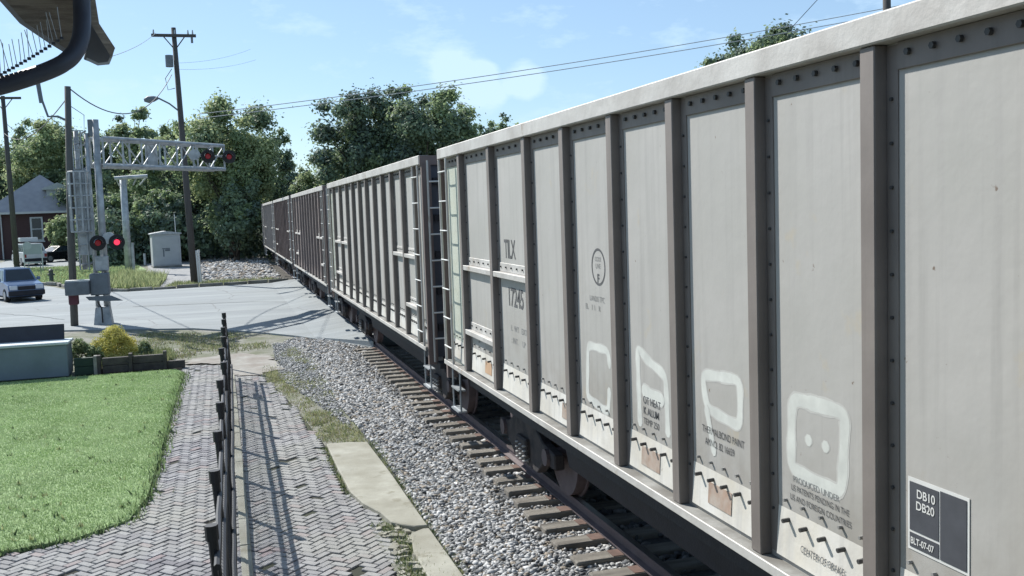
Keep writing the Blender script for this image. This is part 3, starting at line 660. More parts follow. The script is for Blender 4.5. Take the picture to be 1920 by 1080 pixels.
# ------------------------------------------------------------------ storage box and planter
bx_ = thing('storage_box', 'blue grey steel box with pale rim and raised black lid at the lawn corner', 'box', (-4.9, 24.6, 0))
MB().box(-2.2, 1.38, 0, .75, 0, .74).build('body', 'box_blue', bx_, bevel=.015)
MB().box(-2.24, 1.42, -.05, .80, .74, .80).build('rim', 'rim_light', bx_, bevel=.01)
MB().prism([(-2.2, .62, .80), (-2.2, .70, .80), (-2.2, .80, 1.14), (-2.2, .72, 1.15)], (3.44, 0, 0)).build('lid', 'box_inner', bx_)
pt = thing('planter_wall', 'low dark timber planter wall with posts at the far edge of the lawn', 'planter', (-3.4, 24.6, 0))
for (a, b, h, m) in ((.0, .42, .40, 'planter_green'), (.60, 1.22, .36, 'planter_wood'), (1.26, 2.02, .36, 'planter_wood'), (2.02, 2.42, .18, 'planter_wood')):
    for k in range(2 if h > .2 else 1): MB().box(a, b, 0, .14, k*h/2+.004, (k+1)*h/2-.004 if h > .2 else h).build('board', m, pt, bevel=.008)
for a, m in ((.46, 'kerb_concrete'), (.53, 'planter_wood'), (1.22, 'planter_wood'), (1.98, 'planter_wood')):
    MB().box(a-.04, a+.04, -.05, .15, 0, .43).build('post', m, pt, bevel=.008)
flat('planter_soil', [(-3.4, 24.76), (-1.35, 24.76), (-1.3, 25.8), (-1.5, 27.2), (-3.4, 27.6)], .10, 'soil', thick=.12)
# shrubs: real leaves as small quads
def leaf_cloud(name, centres, radii, n, size, mats, parent=None, flatz=.9, wts=None, up=.3, kind='stuff', shell=.75):
    cs = np.array(centres); rs = np.array(radii); w_ = rs**2; w_ = w_/w_.sum(); idx = rng.choice(len(cs), n, p=w_)
    d = rng.standard_normal((n, 3)); d /= np.linalg.norm(d, axis=1, keepdims=True); rr = shell+(1-shell)*rng.random(n); rr *= np.where(rng.random(n) < .3, rng.random(n)**.5, 1)
    if shell < .5: P = cs[idx]+(d*(np.abs(rng.normal(0, .62, n))+.1)[:, None])*rs[idx][:, None]*np.array([1, 1, flatz])
    else: P = cs[idx]+d*(rs[idx]*rr)[:, None]*np.array([1, 1, flatz])
    nrm = d+rng.standard_normal((n, 3))*.7+np.array([0, 0, up]); nrm /= np.linalg.norm(nrm, axis=1, keepdims=True)
    a = np.cross(nrm, rng.standard_normal((n, 3))); a /= np.linalg.norm(a, axis=1, keepdims=True); b = np.cross(nrm, a)
    s = size*rng.uniform(.6, 1.35, n)[:, None]; asp = rng.uniform(.45, .8, n)[:, None]
    V = np.stack([P-a*s, P-b*s*asp, P+a*s, P+b*s*asp], 1)
    cm = rng.choice(len(mats), len(cs), p=wts); mi = np.where(rng.random(n) < .7, cm[idx], rng.integers(0, len(mats), n))
    return raymesh(name, V.reshape(-1, 3), np.arange(4*n).reshape(-1, 4), mats, mi, parent)
def shrub(name, label, loc, r, h, n, size, mats, stems=5):
    t = thing(name, label, 'shrub', loc)
    mb = MB()
    for k in range(stems):
        a = k*2.4; mb.tube([(0, 0, 0), (math.cos(a)*r*.3, math.sin(a)*r*.3, h*.45), (math.cos(a)*r*.5, math.sin(a)*r*.5, h*.65)], [.012, .009, .004], 5)
    mb.build('stem', 'bark', t)
    cs = []
    for _ in range(46):
        a = random.uniform(0, 6.28); e = random.uniform(.05, 1.45); q = random.uniform(.55, .82)
        cs.append((math.cos(a)*math.cos(e)*r*q, math.sin(a)*math.cos(e)*r*q, .08+math.sin(e)*h*q))
    leaf_cloud('foliage', cs, [r*random.uniform(.22, .32) for _ in cs], n, size, mats, t, flatz=.9, shell=.75); return t
shrub('yellow_bush', 'round yellow green dome bush behind the planter wall', (-2.67, 26.3, .05), .62, .86, 17000, .019, ['bush_yellow', 'bush_yellow', 'bush_yellow2'])
shrub('green_shrub', 'leafy green plant between the blue grey box and the yellow bush', (-3.42, 25.6, .08), .36, .66, 2600, .03, ['weed', 'weed_yellow', 'leaf_a'])
shrub('green_shrub', 'spiky low green plant touching the left side of the yellow bush', (-3.06, 25.5, .08), .27, .5, 1700, .03, ['weed', 'leaf_a', 'weed'])
shrub('green_shrub', 'small dark bluish plant right of the yellow bush', (-1.95, 26.0, .08), .24, .42, 1400, .03, ['leaf_b', 'weed'])
P = sample_poly([(-3.4, 24.8), (-1.4, 24.8), (-1.2, 26), (-3.4, 26)], 1800)
P = np.concatenate([P, sample_poly([(-2.4, 24.8), (-1.35, 24.8), (-1.4, 27.2), (-2.5, 27.4)], 2600)])
blades('planter_grass', P, .15, .012, ['weed', 'weed_yellow', 'weed'], .6, z=.08, label='tufts of tall grass growing in the planter bed', cat='grass')
P = sample_poly([(-3, 27), (-1, 26.4), (1.2, 27.5), (.2, 31.5), (-2.5, 33)], 900); q = np.sin(P[:, 0]*3)*np.cos(P[:, 1]*1.4); P = P[q > -.5]; P = np.repeat(P, 9, 0)+rng.normal(0, .11, (len(P)*9, 2))
blades('verge_weed', P, .05, .014, ['weed', 'weed_yellow', 'weed_dry'], .9, z=-.03, label='sparse weeds on the bare verge before the road', cat='weeds')
for k, (x, y, s) in enumerate(((-1.4, 25.6, .09), (-1.15, 25.4, .07), (-1.3, 26.0, .06))):
    mb = MB(); mb.box(-s, s, -s*.7, s*.7, -.02, s*.7); o = mb.build('white_stone', 'white_paint', bevel=s*.25); o.location = (x, y, .0); o.rotation_euler = (.2, .1, k)
    tag(o, ('largest pale stone lying right of the planter', 'pale stone lying nearest the brick path by the planter', 'smallest pale stone behind the planter corner')[k], 'stone', 'pale stones by the planter')
P = sample_poly([(-7, 54), (-3.2, 53.5), (-3.2, 62), (-6.2, 70)], 9000)
blades('far_verge_grass', P, .34, .035, ['weed', 'weed_yellow', 'leaf_c'], .7, z=0, label='tall yellow green weeds behind the crossing mast', cat='grass')
P = sample_poly([(-2.9, 53.6), (3.0, 54.1), (2.6, 56.5), (-2.6, 58)], 2600)
blades('far_kerb_grass', P, .13, .025, ['weed', 'weed_yellow'], .8, z=0, label='thin grass strip along the far kerb by the lamp pole', cat='grass')
P = sample_poly([(-13.4, 67.9), (-9.1, 61.3), (-7.1, 55.5), (-5.2, 60), (-6, 80), (-12, 86), (-30, 90), (-30, 76)], 30000)
blades('far_lawn_grass', P, .10, .05, ['grass_a', 'weed_yellow', 'weed'], .8, z=.01, label='rough mown grass on the corner beyond the road', cat='grass')

# ------------------------------------------------------------------ crossing signals
def signal_head(parent, loc, rz, lit, name='signal_head'):
    """round backing disc, hood and lens, facing -Y before rotation"""
    Mx = Matrix.Translation(loc) @ Matrix.Rotation(rz, 4, 'Z')
    def tr(mb): mb.v = [tuple(Mx @ Vector(v)) for v in mb.v]; return mb
    h = tr(MB().tube([(0, 0, 0), (0, .02, 0), (0, .021, 0), (0, .16, 0)], [.26, .26, .12, .08], 26)).build(name, 'black', parent)
    tr(MB().tube([(0, -.03, 0), (0, -.001, 0)], [.085, .10], 20)).build('lens', lit, h)
    hd = MB()
    for k in range(10):
        a, b = math.pi*(k/10)-.0, math.pi*((k+1)/10)
        for r in (.135,):
            hd.poly([(r*math.cos(a), -.001, r*math.sin(a)), (r*math.cos(b), -.001, r*math.sin(b)), (r*math.cos(b), -.28, r*math.sin(b)), (r*math.cos(a), -.28, r*math.sin(a))])
            r2 = .143; hd.poly([(r2*math.cos(a), -.001, r2*math.sin(a)), (r2*math.cos(b), -.001, r2*math.sin(b)), (r2*math.cos(b), -.28, r2*math.sin(b)), (r2*math.cos(a), -.28, r2*math.sin(a))])
    tr(hd).build('hood', 'galv_dark', h); return h
MX, MY = -4.0, 36.5
ms = thing('signal_mast', 'tall galvanised crossing mast with cantilever truss arm, ladder cage and red flashers', 'signal', (MX, MY, 0))
MB().prism([(-.30, -.30, 0), (.30, -.30, 0), (.22, -.2, .62), (-.22, -.2, .62)], (0, .55, 0)).build('footing', 'galv', ms, bevel=.02)
for dx in (-.16, .14): MB().tube([(dx, 0, .5), (dx, 0, 6.95 if dx > 0 else 6.5)], .115 if dx > 0 else .07, 12).build('mast_tube', 'galv', ms, smooth=True)
MB().tube([(.0, 0, 6.4), (.0, 0, 6.95)], .10, 10).build('mast_cap', 'galv_dark', ms)
MB().tube([(-.50, .15, 1.9), (-.50, .15, 6.6)], .085, 10).build('mast_tube', 'galv', ms, smooth=True)
MB().box(-.60, -.16, -.02, .02, 2.4, 5.3).build('cage_panel', 'galv', ms)
for z in np.linspace(2.0, 6.4, 12): MB().tube([(-.50, .12, z), (-.16, 0, z+.18)], .03, 6).build('mast_brace', 'galv', ms)
# ladder with cage on the left
lad = MB().tube([(-.62, -.05, 1.9), (-.62, -.05, 7.1)], .028, 6).tube([(-.34, -.05, 1.9), (-.34, -.05, 6.6)], .028, 6).build('ladder', 'galv', ms)
for k in range(15): MB().tube([(-.62, -.05, 2.1+k*.32), (-.34, -.05, 2.1+k*.32)], .016, 5).build('rung', 'galv', lad)
cg = MB()
for z in np.linspace(3.2, 5.2, 6):
    cg.tube([(-.48+.33*math.cos(a), -.1-.33*max(0, math.sin(a))*1.3, z) for a in np.linspace(0, math.pi, 9)], .03, 5)
for a in np.linspace(.15, math.pi-.15, 6): cg.tube([(-.48+.33*math.cos(a), -.1-.43*math.sin(a), 3.2), (-.48+.33*math.cos(a), -.1-.43*math.sin(a), 5.2)], .034, 5)
cg.build('ladder_cage', 'galv', ms)
# truss
tv = Vector((3.95, 4.8, 0)); tl = tv.length; tu = tv/tl; tn = Vector((-tu.y, tu.x, 0)); T0 = Vector((.14, 0, 0)); zb_, zt_ = 5.40, 6.32; tw = .28
for sgn in (-1, 1):
    for z in (zb_, zt_):
        a = T0+tn*tw*sgn+Vector((0, 0, z)); b = a+tv
        MB().tube([a, b], .07, 8).build('truss_chord', 'galv', ms)
nb_ = 7
for sgn in (-1, 1):
    for k in range(nb_+1):
        a = T0+tn*tw*sgn+tu*tl*k/nb_
        MB().tube([a+Vector((0, 0, zb_)), a+Vector((0, 0, zt_))], .04, 6).build('truss_strut', 'galv', ms)
        if k < nb_:
            b = a+tu*tl/nb_; MB().tube([a+Vector((0, 0, zt_ if k % 2 else zb_)), b+Vector((0, 0, zb_ if k % 2 else zt_))], .024, 6).build('truss_brace', 'galv', ms)
MB().prism([tuple(T0+tn*tw*s_+tu*q+Vector((0, 0, zb_+.06))) for s_, q in ((-.9, .1), (.9, .1), (.9, tl-.1), (-.9, tl-.1))], (0, 0, .03)).build('walkway_grate', 'galv', ms)
MB().prism([tuple(T0+tn*tw*1.05+tu*q+Vector((0, 0, z))) for q, z in ((2.55, zb_), (3.15, zb_), (3.15, zt_), (2.55, zt_))], (.02, 0, 0)).build('splice_plate', 'galv', ms)
for q, l_, dz in ((tl*.80, 'red_dim', -.42), (tl*1.0, 'red_dim', -.40)):
    p = T0+tu*q-tn*.52+Vector((0, 0, 6.28+dz)); signal_head(ms, p, .1, l_)
p = T0+tu*tl*.68-tn*.5+Vector((0, 0, 5.9)); MB().tube([p, p+Vector((.02, .14, 0))], [.2, .2], 20).build('lamp_back', 'galv', ms)
MB().tube([T0+tu*tl*.66-tn*.30+Vector((0, 0, 5.9)), T0+tu*tl*1.02-tn*.30+Vector((0, 0, 5.9))], .035, 8).build('lamp_bar', 'galv', ms)
# mast flashers and gate mechanism
MB().tube([(-.25, -.3, 2.78), (.75, -.3, 2.78)], .035, 8).build('flasher_bar', 'galv_dark', ms)
signal_head(ms, (.02, -.42, 2.80), .25, 'red_dim'); signal_head(ms, (.62, -.42, 2.80), .15, 'red_lens')
MB().tube([(.36, -.35, 2.95), (.36, -.18, 2.95)], .2, 18).build('lamp_back', 'galv', ms)
MB().box(-.30, .30, -.62, -.14, 1.05, 1.78).build('gate_mechanism', 'galv_dark', ms, bevel=.03)
MB().box(-1.05, -.30, -.85, -.45, 1.10, 1.55).build('counterweight', 'galv_dark', ms, bevel=.02)
MB().box(-1.03, -.28, -.82, -.44, 1.552, 1.60).build('counterweight_cap', 'white_paint', ms)
MB().prism([(-.45, -.66, 1.02), (.35, -.66, 1.02), (.72, -.66, .83), (.2, -.66, .84), (-.35, -.66, .90)], (0, .06, 0)).build('gate_arm_bracket', 'galv_dark', ms)
MB().tube([(-.12, -.4, 1.05), (-.10, -.42, .8), (-.0, -.4, .6), (.0, -.35, .1)], .025, 6).build('conduit', 'black', ms)
MB().box(-.12, .30, -.32, -.14, 1.85, 2.35).build('bell_box', 'galv', ms, bevel=.02)
ms2 = thing('signal_mast', 'farther galvanised crossing mast standing left of the grey cabin', 'signal', (-6.1, 72.0, 0))
MB().tube([(0, 0, 0), (0, 0, 6.45)], [.24, .22], 12).build('mast_tube', 'galv', ms2, smooth=True)
MB().tube([(.3, 0, 0), (.3, 0, 2.0)], .12, 8).build('mast_tube', 'galv', ms2)
MB().tube([(-.5, -.5, 6.35), (1.6, -.5, 6.45)], .13, 8).build('truss_chord', 'galv', ms2)
for dx in (-.4, .3, .9, 1.5): MB().tube([(dx, -.5, 6.35), (dx*.7, 0, 5.9)], .05, 6).build('truss_brace', 'galv', ms2)

# ------------------------------------------------------------------ poles and wires
p2 = thing('utility_pole', 'shorter plain grey wooden pole beside the crossing mast', 'utility pole', (-4.93, 36.45, 0))
MB().tube([(0, 0, 0), (.08, 0, 3), (.30, 0, 8.05)], [.125, .12, .10], 12).build('pole', 'pole_grey', p2, smooth=True)
MB().tube([(.25, 0, 6.9), (-.05, -.1, 7.05), (-.35, -.1, 7.05), (-.5, -.1, 7.6), (-.55, -.1, 8.15)], .04, 6).build('bracket', 'galv_dark', p2)
MB().tube([(-.52, -.1, 7.5), (-.58, -.1, 8.1)], .07, 8).build('antenna', 'galv_dark', p2)
MB().tube([(.35, 0, 7.4), (.75, 0, 7.1), (.7, 0, 6.2), (.3, 0, 6.1)], .012, 5).build('cable_loop', 'wire', p2)
MB().box(-.10, .22, -.28, -.14, .75, 1.35).build('meter_box', 'red_box', p2, bevel=.03)
lp = thing('lamp_pole', 'tall dark wooden utility pole with crossarm and street lamp beyond the road', 'utility pole', (-1.49, 56.1, 0))
LT = at(325, 52, 56.1)-Vector((-1.49, 56.1, 0))
pt_ = lambda z: Vector((LT.x*z/LT.z, 0, z))
MB().tube([pt_(0), pt_(6), pt_(13.55)], [.185, .16, .12], 12).build('pole', 'pole_wood', lp, smooth=True)
MB().box(-1.12, 1.12, -.18, -.06, 13.05, 13.2, M=Matrix.Translation((LT.x, 0, 0))).build('crossarm', 'pole_wood', lp)
for s in (-1, 1): MB().tube([pt_(12.4), pt_(13.1)+Vector((s*.55, -.1, 0))], .03, 6).build('arm_brace', 'pole_wood', lp)
for x in (-1.0, .72, .95, 0.05): MB().tube([(LT.x+x, -.12, 13.2), (LT.x+x, -.12, 13.42)], [.05, .03], 8).build('insulator', 'galv', lp)
MB().tube([(LT.x+.9, -.12, 13.05), (LT.x+.9, -.12, 12.75)], .06, 8).build('cutout_fuse', 'galv_dark', lp)
MB().tube([(LT.x-.30, -.1, 11.5), (LT.x-.30, -.1, 12.1)], .2, 14).build('transformer', 'galv_dark', lp)
MB().tube([(LT.x-.2, -.1, 11.4), (LT.x-.55, -.1, 10.9), (LT.x-.45, -.1, 10.3), (LT.x-.1, -.05, 10.4)], .02, 5).build('cable_loop', 'wire', lp)
a = pt_(9.15); b = at(297, 184, 55.6)-Vector((-1.49, 56.1, 0)); c = at(270, 188, 55.6)-Vector((-1.49, 56.1, 0))
MB().tube([a, a.lerp(b, .5)+Vector((0, 0, .08)), b], .045, 8).build('lamp_arm', 'galv_dark', lp)
MB().tube([b, b.lerp(c, .3), b.lerp(c, .7), c], [.06, .15, .19, .08], 10).build('lamp_head', 'galv_dark', lp, smooth=True)
MB().tube([(.25, -.35, 0), (.2, -.3, 1.8)], .06, 8).build('guy_guard', 'white_paint', lp)
mk = tag(MB().tube([(0, 0, 0), (-.05, 0, 1.75)], .05, 8).tube([(-.05, 0, 1.7), (-.05, 0, 1.85)], .07, 8).build('marker_post', 'white_paint', loc=(-1.12, 55.2, 0)), 'thin white marker post beside the lamp pole foot', 'post')
p0 = thing('utility_pole', 'dark leaning wooden pole with crossarm at the left picture edge', 'utility pole', (-15.5, 86.0, 0))
e = at(5, 180, 86.0)-Vector((-15.5, 86, 0)); MB().tube([(0, 0, 0), e*.5, e], [.22, .19, .15], 10).build('pole', 'pole_wood', p0, smooth=True)
MB().box(e.x-1.2, e.x+1.3, -.15, 0, e.z-.25, e.z-.08).build('crossarm', 'pole_wood', p0)
for s in (-1, 1): MB().tube([e+Vector((0, -.1, -1.1)), e+Vector((s*.7, -.1, -.2))], .035, 6).build('arm_brace', 'pole_wood', p0)
p9 = thing('utility_pole', 'dark pole top rising behind the train at upper right', 'utility pole', (at(1669, 60, 45).x, 45, 0))
MB().tube([(0, 0, 0), (-.25, 0, 17)], [.24, .2], 10).build('pole', 'pole_wood', p9, smooth=True)
def wire(name, a, b, sag, r, m, label):
    a, b = Vector(a), Vector(b); pts = []
    for k in range(25): t_ = k/24; p = a.lerp(b, t_); p.z -= 4*sag*t_*(1-t_); pts.append(p)
    return tag(MB().tube(pts, r, 5).build(name, m), label, 'wire')
A1 = at(1500, 62, 52); A2 = at(380, 222, 62)
wire('overhead_wire', at(1700, 8, 46), at(372, 214, 58), .35, .022, 'wire_light', 'upper of the two parallel wires crossing above the train')
wire('overhead_wire', at(1700, 20, 46), at(372, 222, 58), .35, .022, 'wire_light', 'lower of the two parallel wires crossing above the train')
wire('overhead_wire', at(1475, 62, 46), at(1545, -14, 46), 0, .018, 'wire', 'short steep wire rising from the treetop at upper right')
wire('overhead_wire', at(133, 168, 36.4), at(322, 140, 56.0), 1.35, .022, 'wire', 'slack wire between the shorter pole and the lamp pole')
wire('overhead_wire', at(292, 62, 56), at(170, 115, 30), .2, .012, 'wire_light', 'thin wire from the lamp pole crossarm to the station eave')
wire('overhead_wire', at(130, 178, 36.4), at(8, 250, 86), .9, .02, 'wire', 'wire from the shorter pole down to the leaning left pole')
wire('overhead_wire', at(335, 118, 56), at(470, 92, 70), .2, .007, 'wire_light', 'faint upper wire leading right from the lamp pole')
wire('overhead_wire', at(335, 130, 56), at(480, 112, 70), .2, .007, 'wire_light', 'faint lower wire leading right from the lamp pole')
wire('overhead_wire', at(8, 228, 86), at(52, 262, 100), .1, .02, 'wire', 'short wire running into the trees from the leaning left pole')

# ------------------------------------------------------------------ station eave, top left
st = thing('station_building', 'station eave with curved dark gutter pipe and bird spikes at upper left', 'building', (0, 0, 0))
def A(px, py, Y=3.6): return at(px, py, Y)
ev = pray(130, 60)*.16
MB().prism([A(-60, -70), A(40, 44), A(92, 78), A(140, 105), A(152, 92), A(168, 40), A(190, -70)], ev).build('soffit', 'eave_wood', st)
MB().prism([A(-75, -82, 3.57), A(37, 44, 3.57), A(90, 80, 3.57), A(139, 110, 3.57), A(143, 104, 3.57), A(94, 73, 3.57), A(46, 42, 3.57), A(-62, -82, 3.57)], ev*.2).build('soffit_trim', 'gutter_edge', st)
MB().prism([A(150, -70), A(178, 44), A(197, 62), A(215, 92), A(211, 105), A(204, 120), A(182, 121), A(158, 112), A(168, 80)], ev*1.2).build('fascia_box', 'fascia', st)
MB().prism([A(168, -70, 3.55), A(186, 44, 3.55), A(216, 90, 3.55), A(209, 108, 3.55), A(170, 44, 3.55), A(150, -70, 3.55)], ev*.1).build('fascia_board', 'eave_wood', st)
MB().prism([A(160, 112, 3.56), A(183, 123, 3.56), A(205, 121, 3.56), A(212, 104, 3.56), A(208, 104, 3.56), A(202, 116, 3.56), A(184, 118, 3.56), A(163, 108, 3.56)], ev*.1).build('fascia_trim', 'trim_white', st)
gp = [Vector((-2.75, 2.0, 3.72)), Vector((-1.9, 2.9, 3.80)), A(-120, 190, 3.4), A(0, 162, 3.4), A(50, 147, 3.4), A(90, 133, 3.4), A(118, 120, 3.4), A(138, 103, 3.42), A(149, 82, 3.44), A(154, 58, 3.46), A(154, 20, 3.5), A(150, -60, 3.5)]
def smoothpath(P, n=3):
    for _ in range(n):
        Q = [P[0]]
        for a, b in zip(P, P[1:]): Q += [a.lerp(b, .25), a.lerp(b, .75)]
        P = Q+[P[-1]]
    return P
SP = smoothpath(gp); MB().tube(SP, .027, 14).build('gutter_pipe', 'gutter', st, smooth=True)
MB().box(-7.5, -.12, -5, 3.72, 4.43, 4.74).build('roof_overhang', 'eave_wood', st)
MB().prism([(-7.6, -5.2, 4.745), (-.02, -5.2, 4.745), (-.02, 3.85, 4.745), (-7.6, 3.85, 4.745)], (0, 0, .10)).build('roof', 'roof_grey', st)
MB().box(-7.2, -2.75, -4.8, 2.0, 0, 4.428).build('wall', 'brick_red', st)
MB().box(-6.2, -4.0, 2.001, 2.06, 1.0, 3.2).build('window', 'trim_white', st); MB().box(-6.05, -4.15, 2.062, 2.07, 1.15, 3.05).build('pane', 'glass_dark', st)
sp = thing('bird_spike_strip', 'row of thin wire bird spikes on top of the gutter pipe', 'bird spikes')
for k in range(17):
    px = -6+k*7.6; py = 160-k*4.0-.04*k*k*.8-20
    a = A(px, py+4, 3.4); MB().tube([a, a+Vector((random.uniform(-.02, .0), random.uniform(-.01, .01), random.uniform(.07, .10)))], .0011, 4).build('spike', 'galv', sp)
    MB().box(-.005, .005, -.005, .005, 0, .008, M=Matrix.Translation(a-Vector((0, 0, .004)))).build('spike_base', 'gutter', sp)

# ------------------------------------------------------------------ signal cabin, small things
cb = thing('signal_cabin', 'small pale grey metal equipment cabin beyond the road', 'cabin', (-3.95, 77.6, 0), R(8))
MB().box(-.98, .98, -.9, .9, .12, 2.42).build('body', 'cabin_grey', cb, bevel=.02)
MB().box(-.86, .84, -.93, -.901, .2, 2.25).build('door', 'cabin_grey', cb, bevel=.008)
MB().prism([(-1.08, -1.0, 2.42), (1.08, -1.0, 2.42), (1.08, -1.0, 2.50), (0, -1.0, 2.66), (-1.08, -1.0, 2.50)], (0, 2.0, 0)).build('roof', 'galv', cb)
MB().box(-.32, .22, -.945, -.932, 1.35, 1.42).box(-.12, .22, -.945, -.932, 1.2, 1.33).box(-.28, -.18, -.945, -.932, .8, 1.33).build('door_marking', 'galv_dark', cb)
MB().tube([(.75, -.3, 2.5), (.72, -.3, 3.9)], .03, 6).build('vent_pipe', 'white_paint', cb)
MB().box(-1.0, 1.0, -.92, .92, 0, .12).build('plinth', 'kerb_concrete', cb)
for k, (px, py, h, m, lb) in enumerate(((338, 500, 1.5, 'galv', 'grey post just right of the cabin'), (272, 497, .9, 'trim_white', 'short pale bollard left of the cabin'))):
    p = gnd(px, py); tag(MB().tube([(0, 0, 0), (0, 0, h)], .09, 8).build('bollard', m, loc=p), lb, 'bollard')
hy = thing('fire_hydrant', 'small dark fire hydrant on the grass by the far kerb', 'hydrant', gnd(97, 530))
MB().tube([(0, 0, 0), (0, 0, .05), (0, 0, .06), (0, 0, .6), (0, 0, .75), (0, 0, .82)], [.17, .17, .12, .12, .14, .04], 12).build('barrel', 'hydrant_paint', hy)
for s in (-1, 1): MB().tube([(0, 0, .48), (s*.2, 0, .48)], .06, 8).build('nozzle', 'hydrant_paint', hy)
hr = thing('handrail', 'thin metal handrail frame on the corner beyond the parked cars', 'railing', gnd(62, 520))
for x in (-.2, .5): MB().tube([(x, 0, 0), (x, 0, .95)], .03, 6).build('leg', 'galv_dark', hr)
MB().tube([(-.2, 0, .95), (.5, 0, .95)], .03, 6).build('bar', 'galv_dark', hr)
sg = thing('yard_sign', 'green and white sign board on two legs before the white parked car', 'sign', gnd(64, 508))
for x in (-.62, .62): MB().tube([(x, 0, 0), (x, 0, 2.0)], .04, 6).build('leg', 'trim_white', sg)
MB().box(-.62, .62, -.03, .03, 1.25, 2.0).build('board', 'cabin_side', sg); MB().box(-.55, .55, -.045, -.031, .55, .68).build('slat', 'trim_white', sg)
MB().tube([(-.35, -.04, 1.9), (-.35, .04, 1.9)], .3, 20).build('round_panel', 'siding', sg)

# ------------------------------------------------------------------ vehicles (front faces -Y)
def vehicle(name, label, cat, loc, rz, paint, L=4.6, W=1.84, Hb=1.0, Ht=1.72, suv=True, group=None):
    t = thing(name, label, cat, loc, rz, group); h = L/2; w = W/2
    prof = [(-h, .38), (-h, .72), (-h+.12, .92), (-h+1.15, Hb+.04), (h-.35, Hb+.06), (h, Hb-.05), (h, .45), (h-.25, .30), (-h+.2, .28)]
    b = MB().prism([(-w, a, z) for a, z in prof], (W, 0, 0)).build('body', paint, t, bevel=.045)
    # greenhouse frustum
    fb, rb = -h+1.1, (h-.12 if suv else h-1.0); ft, rt_ = fb+(.55 if suv else .95), (rb-.25 if suv else rb-.75); wi = w-.05; wt = w-.24
    P = [(-wi, fb, Hb), (wi, fb, Hb), (wi, rb, Hb), (-wi, rb, Hb), (-wt, ft, Ht), (wt, ft, Ht), (wt, rt_, Ht), (-wt, rt_, Ht)]
    g = MB()
    for f in ((0,3,2,1),(4,5,6,7),(0,1,5,4),(1,2,6,5),(2,3,7,6),(3,0,4,7)): g.poly([P[i] for i in f])
    cabn = g.build('cabin', paint, t)
    def quad_on(i0, i1, i2, i3, u0, u1, v0, v1, off=.012):
        a, b_, c, d = [Vector(P[i]) for i in (i0, i1, i2, i3)]; n = (b_-a).cross(d-a).normalized()
        f = lambda u, v: a.lerp(b_, u).lerp(d.lerp(c, u), v)+n*off
        return [f(u0, v0), f(u1, v0), f(u1, v1), f(u0, v1)]
    MB().poly(quad_on(0, 1, 5, 4, .06, .94, .08, .92)).build('windscreen', 'glass_dark', t); MB().poly(quad_on(2, 3, 7, 6, .08, .92, .15, .9)).build('rear_window', 'glass_dark', t)
    for q in ((1, 2, 6, 5), (3, 0, 4, 7)):
        for u0, u1 in ((.06, .36), (.40, .68), (.72, .94)): MB().poly(quad_on(*q, u0, u1, .12, .88)).build('side_window', 'glass_dark', t)
    MB().box(-w-.01, w+.01, -h-.06, -h+.10, .34, .60).build('bumper', 'steel_dark' if suv else paint, t, bevel=.03); MB().box(-w+.02, w-.02, h-.08, h+.06, .38, .62).build('bumper', 'steel_dark' if suv else paint, t, bevel=.03)
    MB().box(-.42, .42, -h-.03, -h+.02, .64, .84).build('grille', 'steel_dark', t)
    for s in (-1, 1):
        MB().box(s*w*.72-.19, s*w*.72+.19, -h-.035, -h+.1, .66, .88).build('headlight', 'lamp_clear', t, bevel=.03)
        MB().box(s*w*.86-.1, s*w*.86+.1, h-.03, h+.02, .7, .98).build('tail_light', 'red_plastic', t)
        MB().box(s*(w+.10)-.09, s*(w+.10)+.09, fb+.28, fb+.38, Hb+.02, Hb+.2).build('mirror', paint, t, bevel=.02)
        for yy in (-h+.85, h-.9):
            wh = MB().tube([(s*(w-.22), yy, .35), (s*(w+.015), yy, .35)], .35, 20).build('wheel', 'tyre', t); MB().tube([(s*(w+.016), yy, .35), (s*(w+.03), yy, .35)], [.22, .19], 14).build('rim', 'rim', wh)
    MB().box(-w*.9, w*.9, -h+.3, h-.3, .2, .32).build('underbody', 'black', t)
    return t
bs_ = vehicle('suv', 'blue four wheel drive driving towards the crossing at the left edge', 'car', (-9.30, 50.9, .02), R(24), 'paint_blue', L=4.4, W=1.78, Ht=1.72, Hb=1.04); bs_.scale = (.85, .85, .85)
wv = vehicle('suv', 'white parked vehicle with a raised white box on its roof, behind the sign', 'car', (at(54, 470, 93).x, 93, .02), R(202), 'paint_white', L=4.4, W=1.85, Ht=1.85, Hb=1.1)
MB().box(-.7, .7, -.4, .4, 2.0, 2.35).build('roof_box', 'paint_white', wv, bevel=.04)
vehicle('sedan', 'black parked car next to the white vehicle, half behind the shorter pole', 'car', (at(110, 470, 98.5).x, 98.5, .02), R(-48), 'paint_black', L=4.6, W=1.8, Ht=1.42, Hb=.92, suv=False)

# ------------------------------------------------------------------ house
def hip(mb, x0, x1, y0, y1, z, h, ov, rl=0.):
    xa, xb, ya, yb = x0-ov, x1+ov, y0-ov, y1+ov; cx = (xa+xb)/2; cy = (ya+yb)/2; k = rl
    A_, B_, C_, D_ = (xa, ya, z), (xb, ya, z), (xb, yb, z), (xa, yb, z); R1, R2 = (cx, cy-k, z+h), (cx, cy+k, z+h)
    mb.poly([A_, B_, R1]); mb.poly([B_, C_, R2, R1]); mb.poly([C_, D_, R2]); mb.poly([D_, A_, R1, R2]); mb.poly([A_, D_, C_, B_]); return mb
HY = 112; hx = at(62, 400, HY).x
hs = thing('brick_house', 'dark brick house with hipped grey roof and dormer behind the parked cars', 'house', (hx, HY, 0), R(4))
MB().box(-4.2, 5.4, 0, 9, 0, 4.75).build('wall', 'brick_red', hs)
hip(MB(), -4.2, 5.4, 0, 9, 4.75, 3.9, .55, 1.2).build('roof', 'roof_grey', hs)
MB().box(-4.8, 6.0, -.6, -.5, 4.55, 4.76).box(-4.8, -4.7, -.5, 9.5, 4.55, 4.76).build('eave_gutter', 'trim_white', hs)
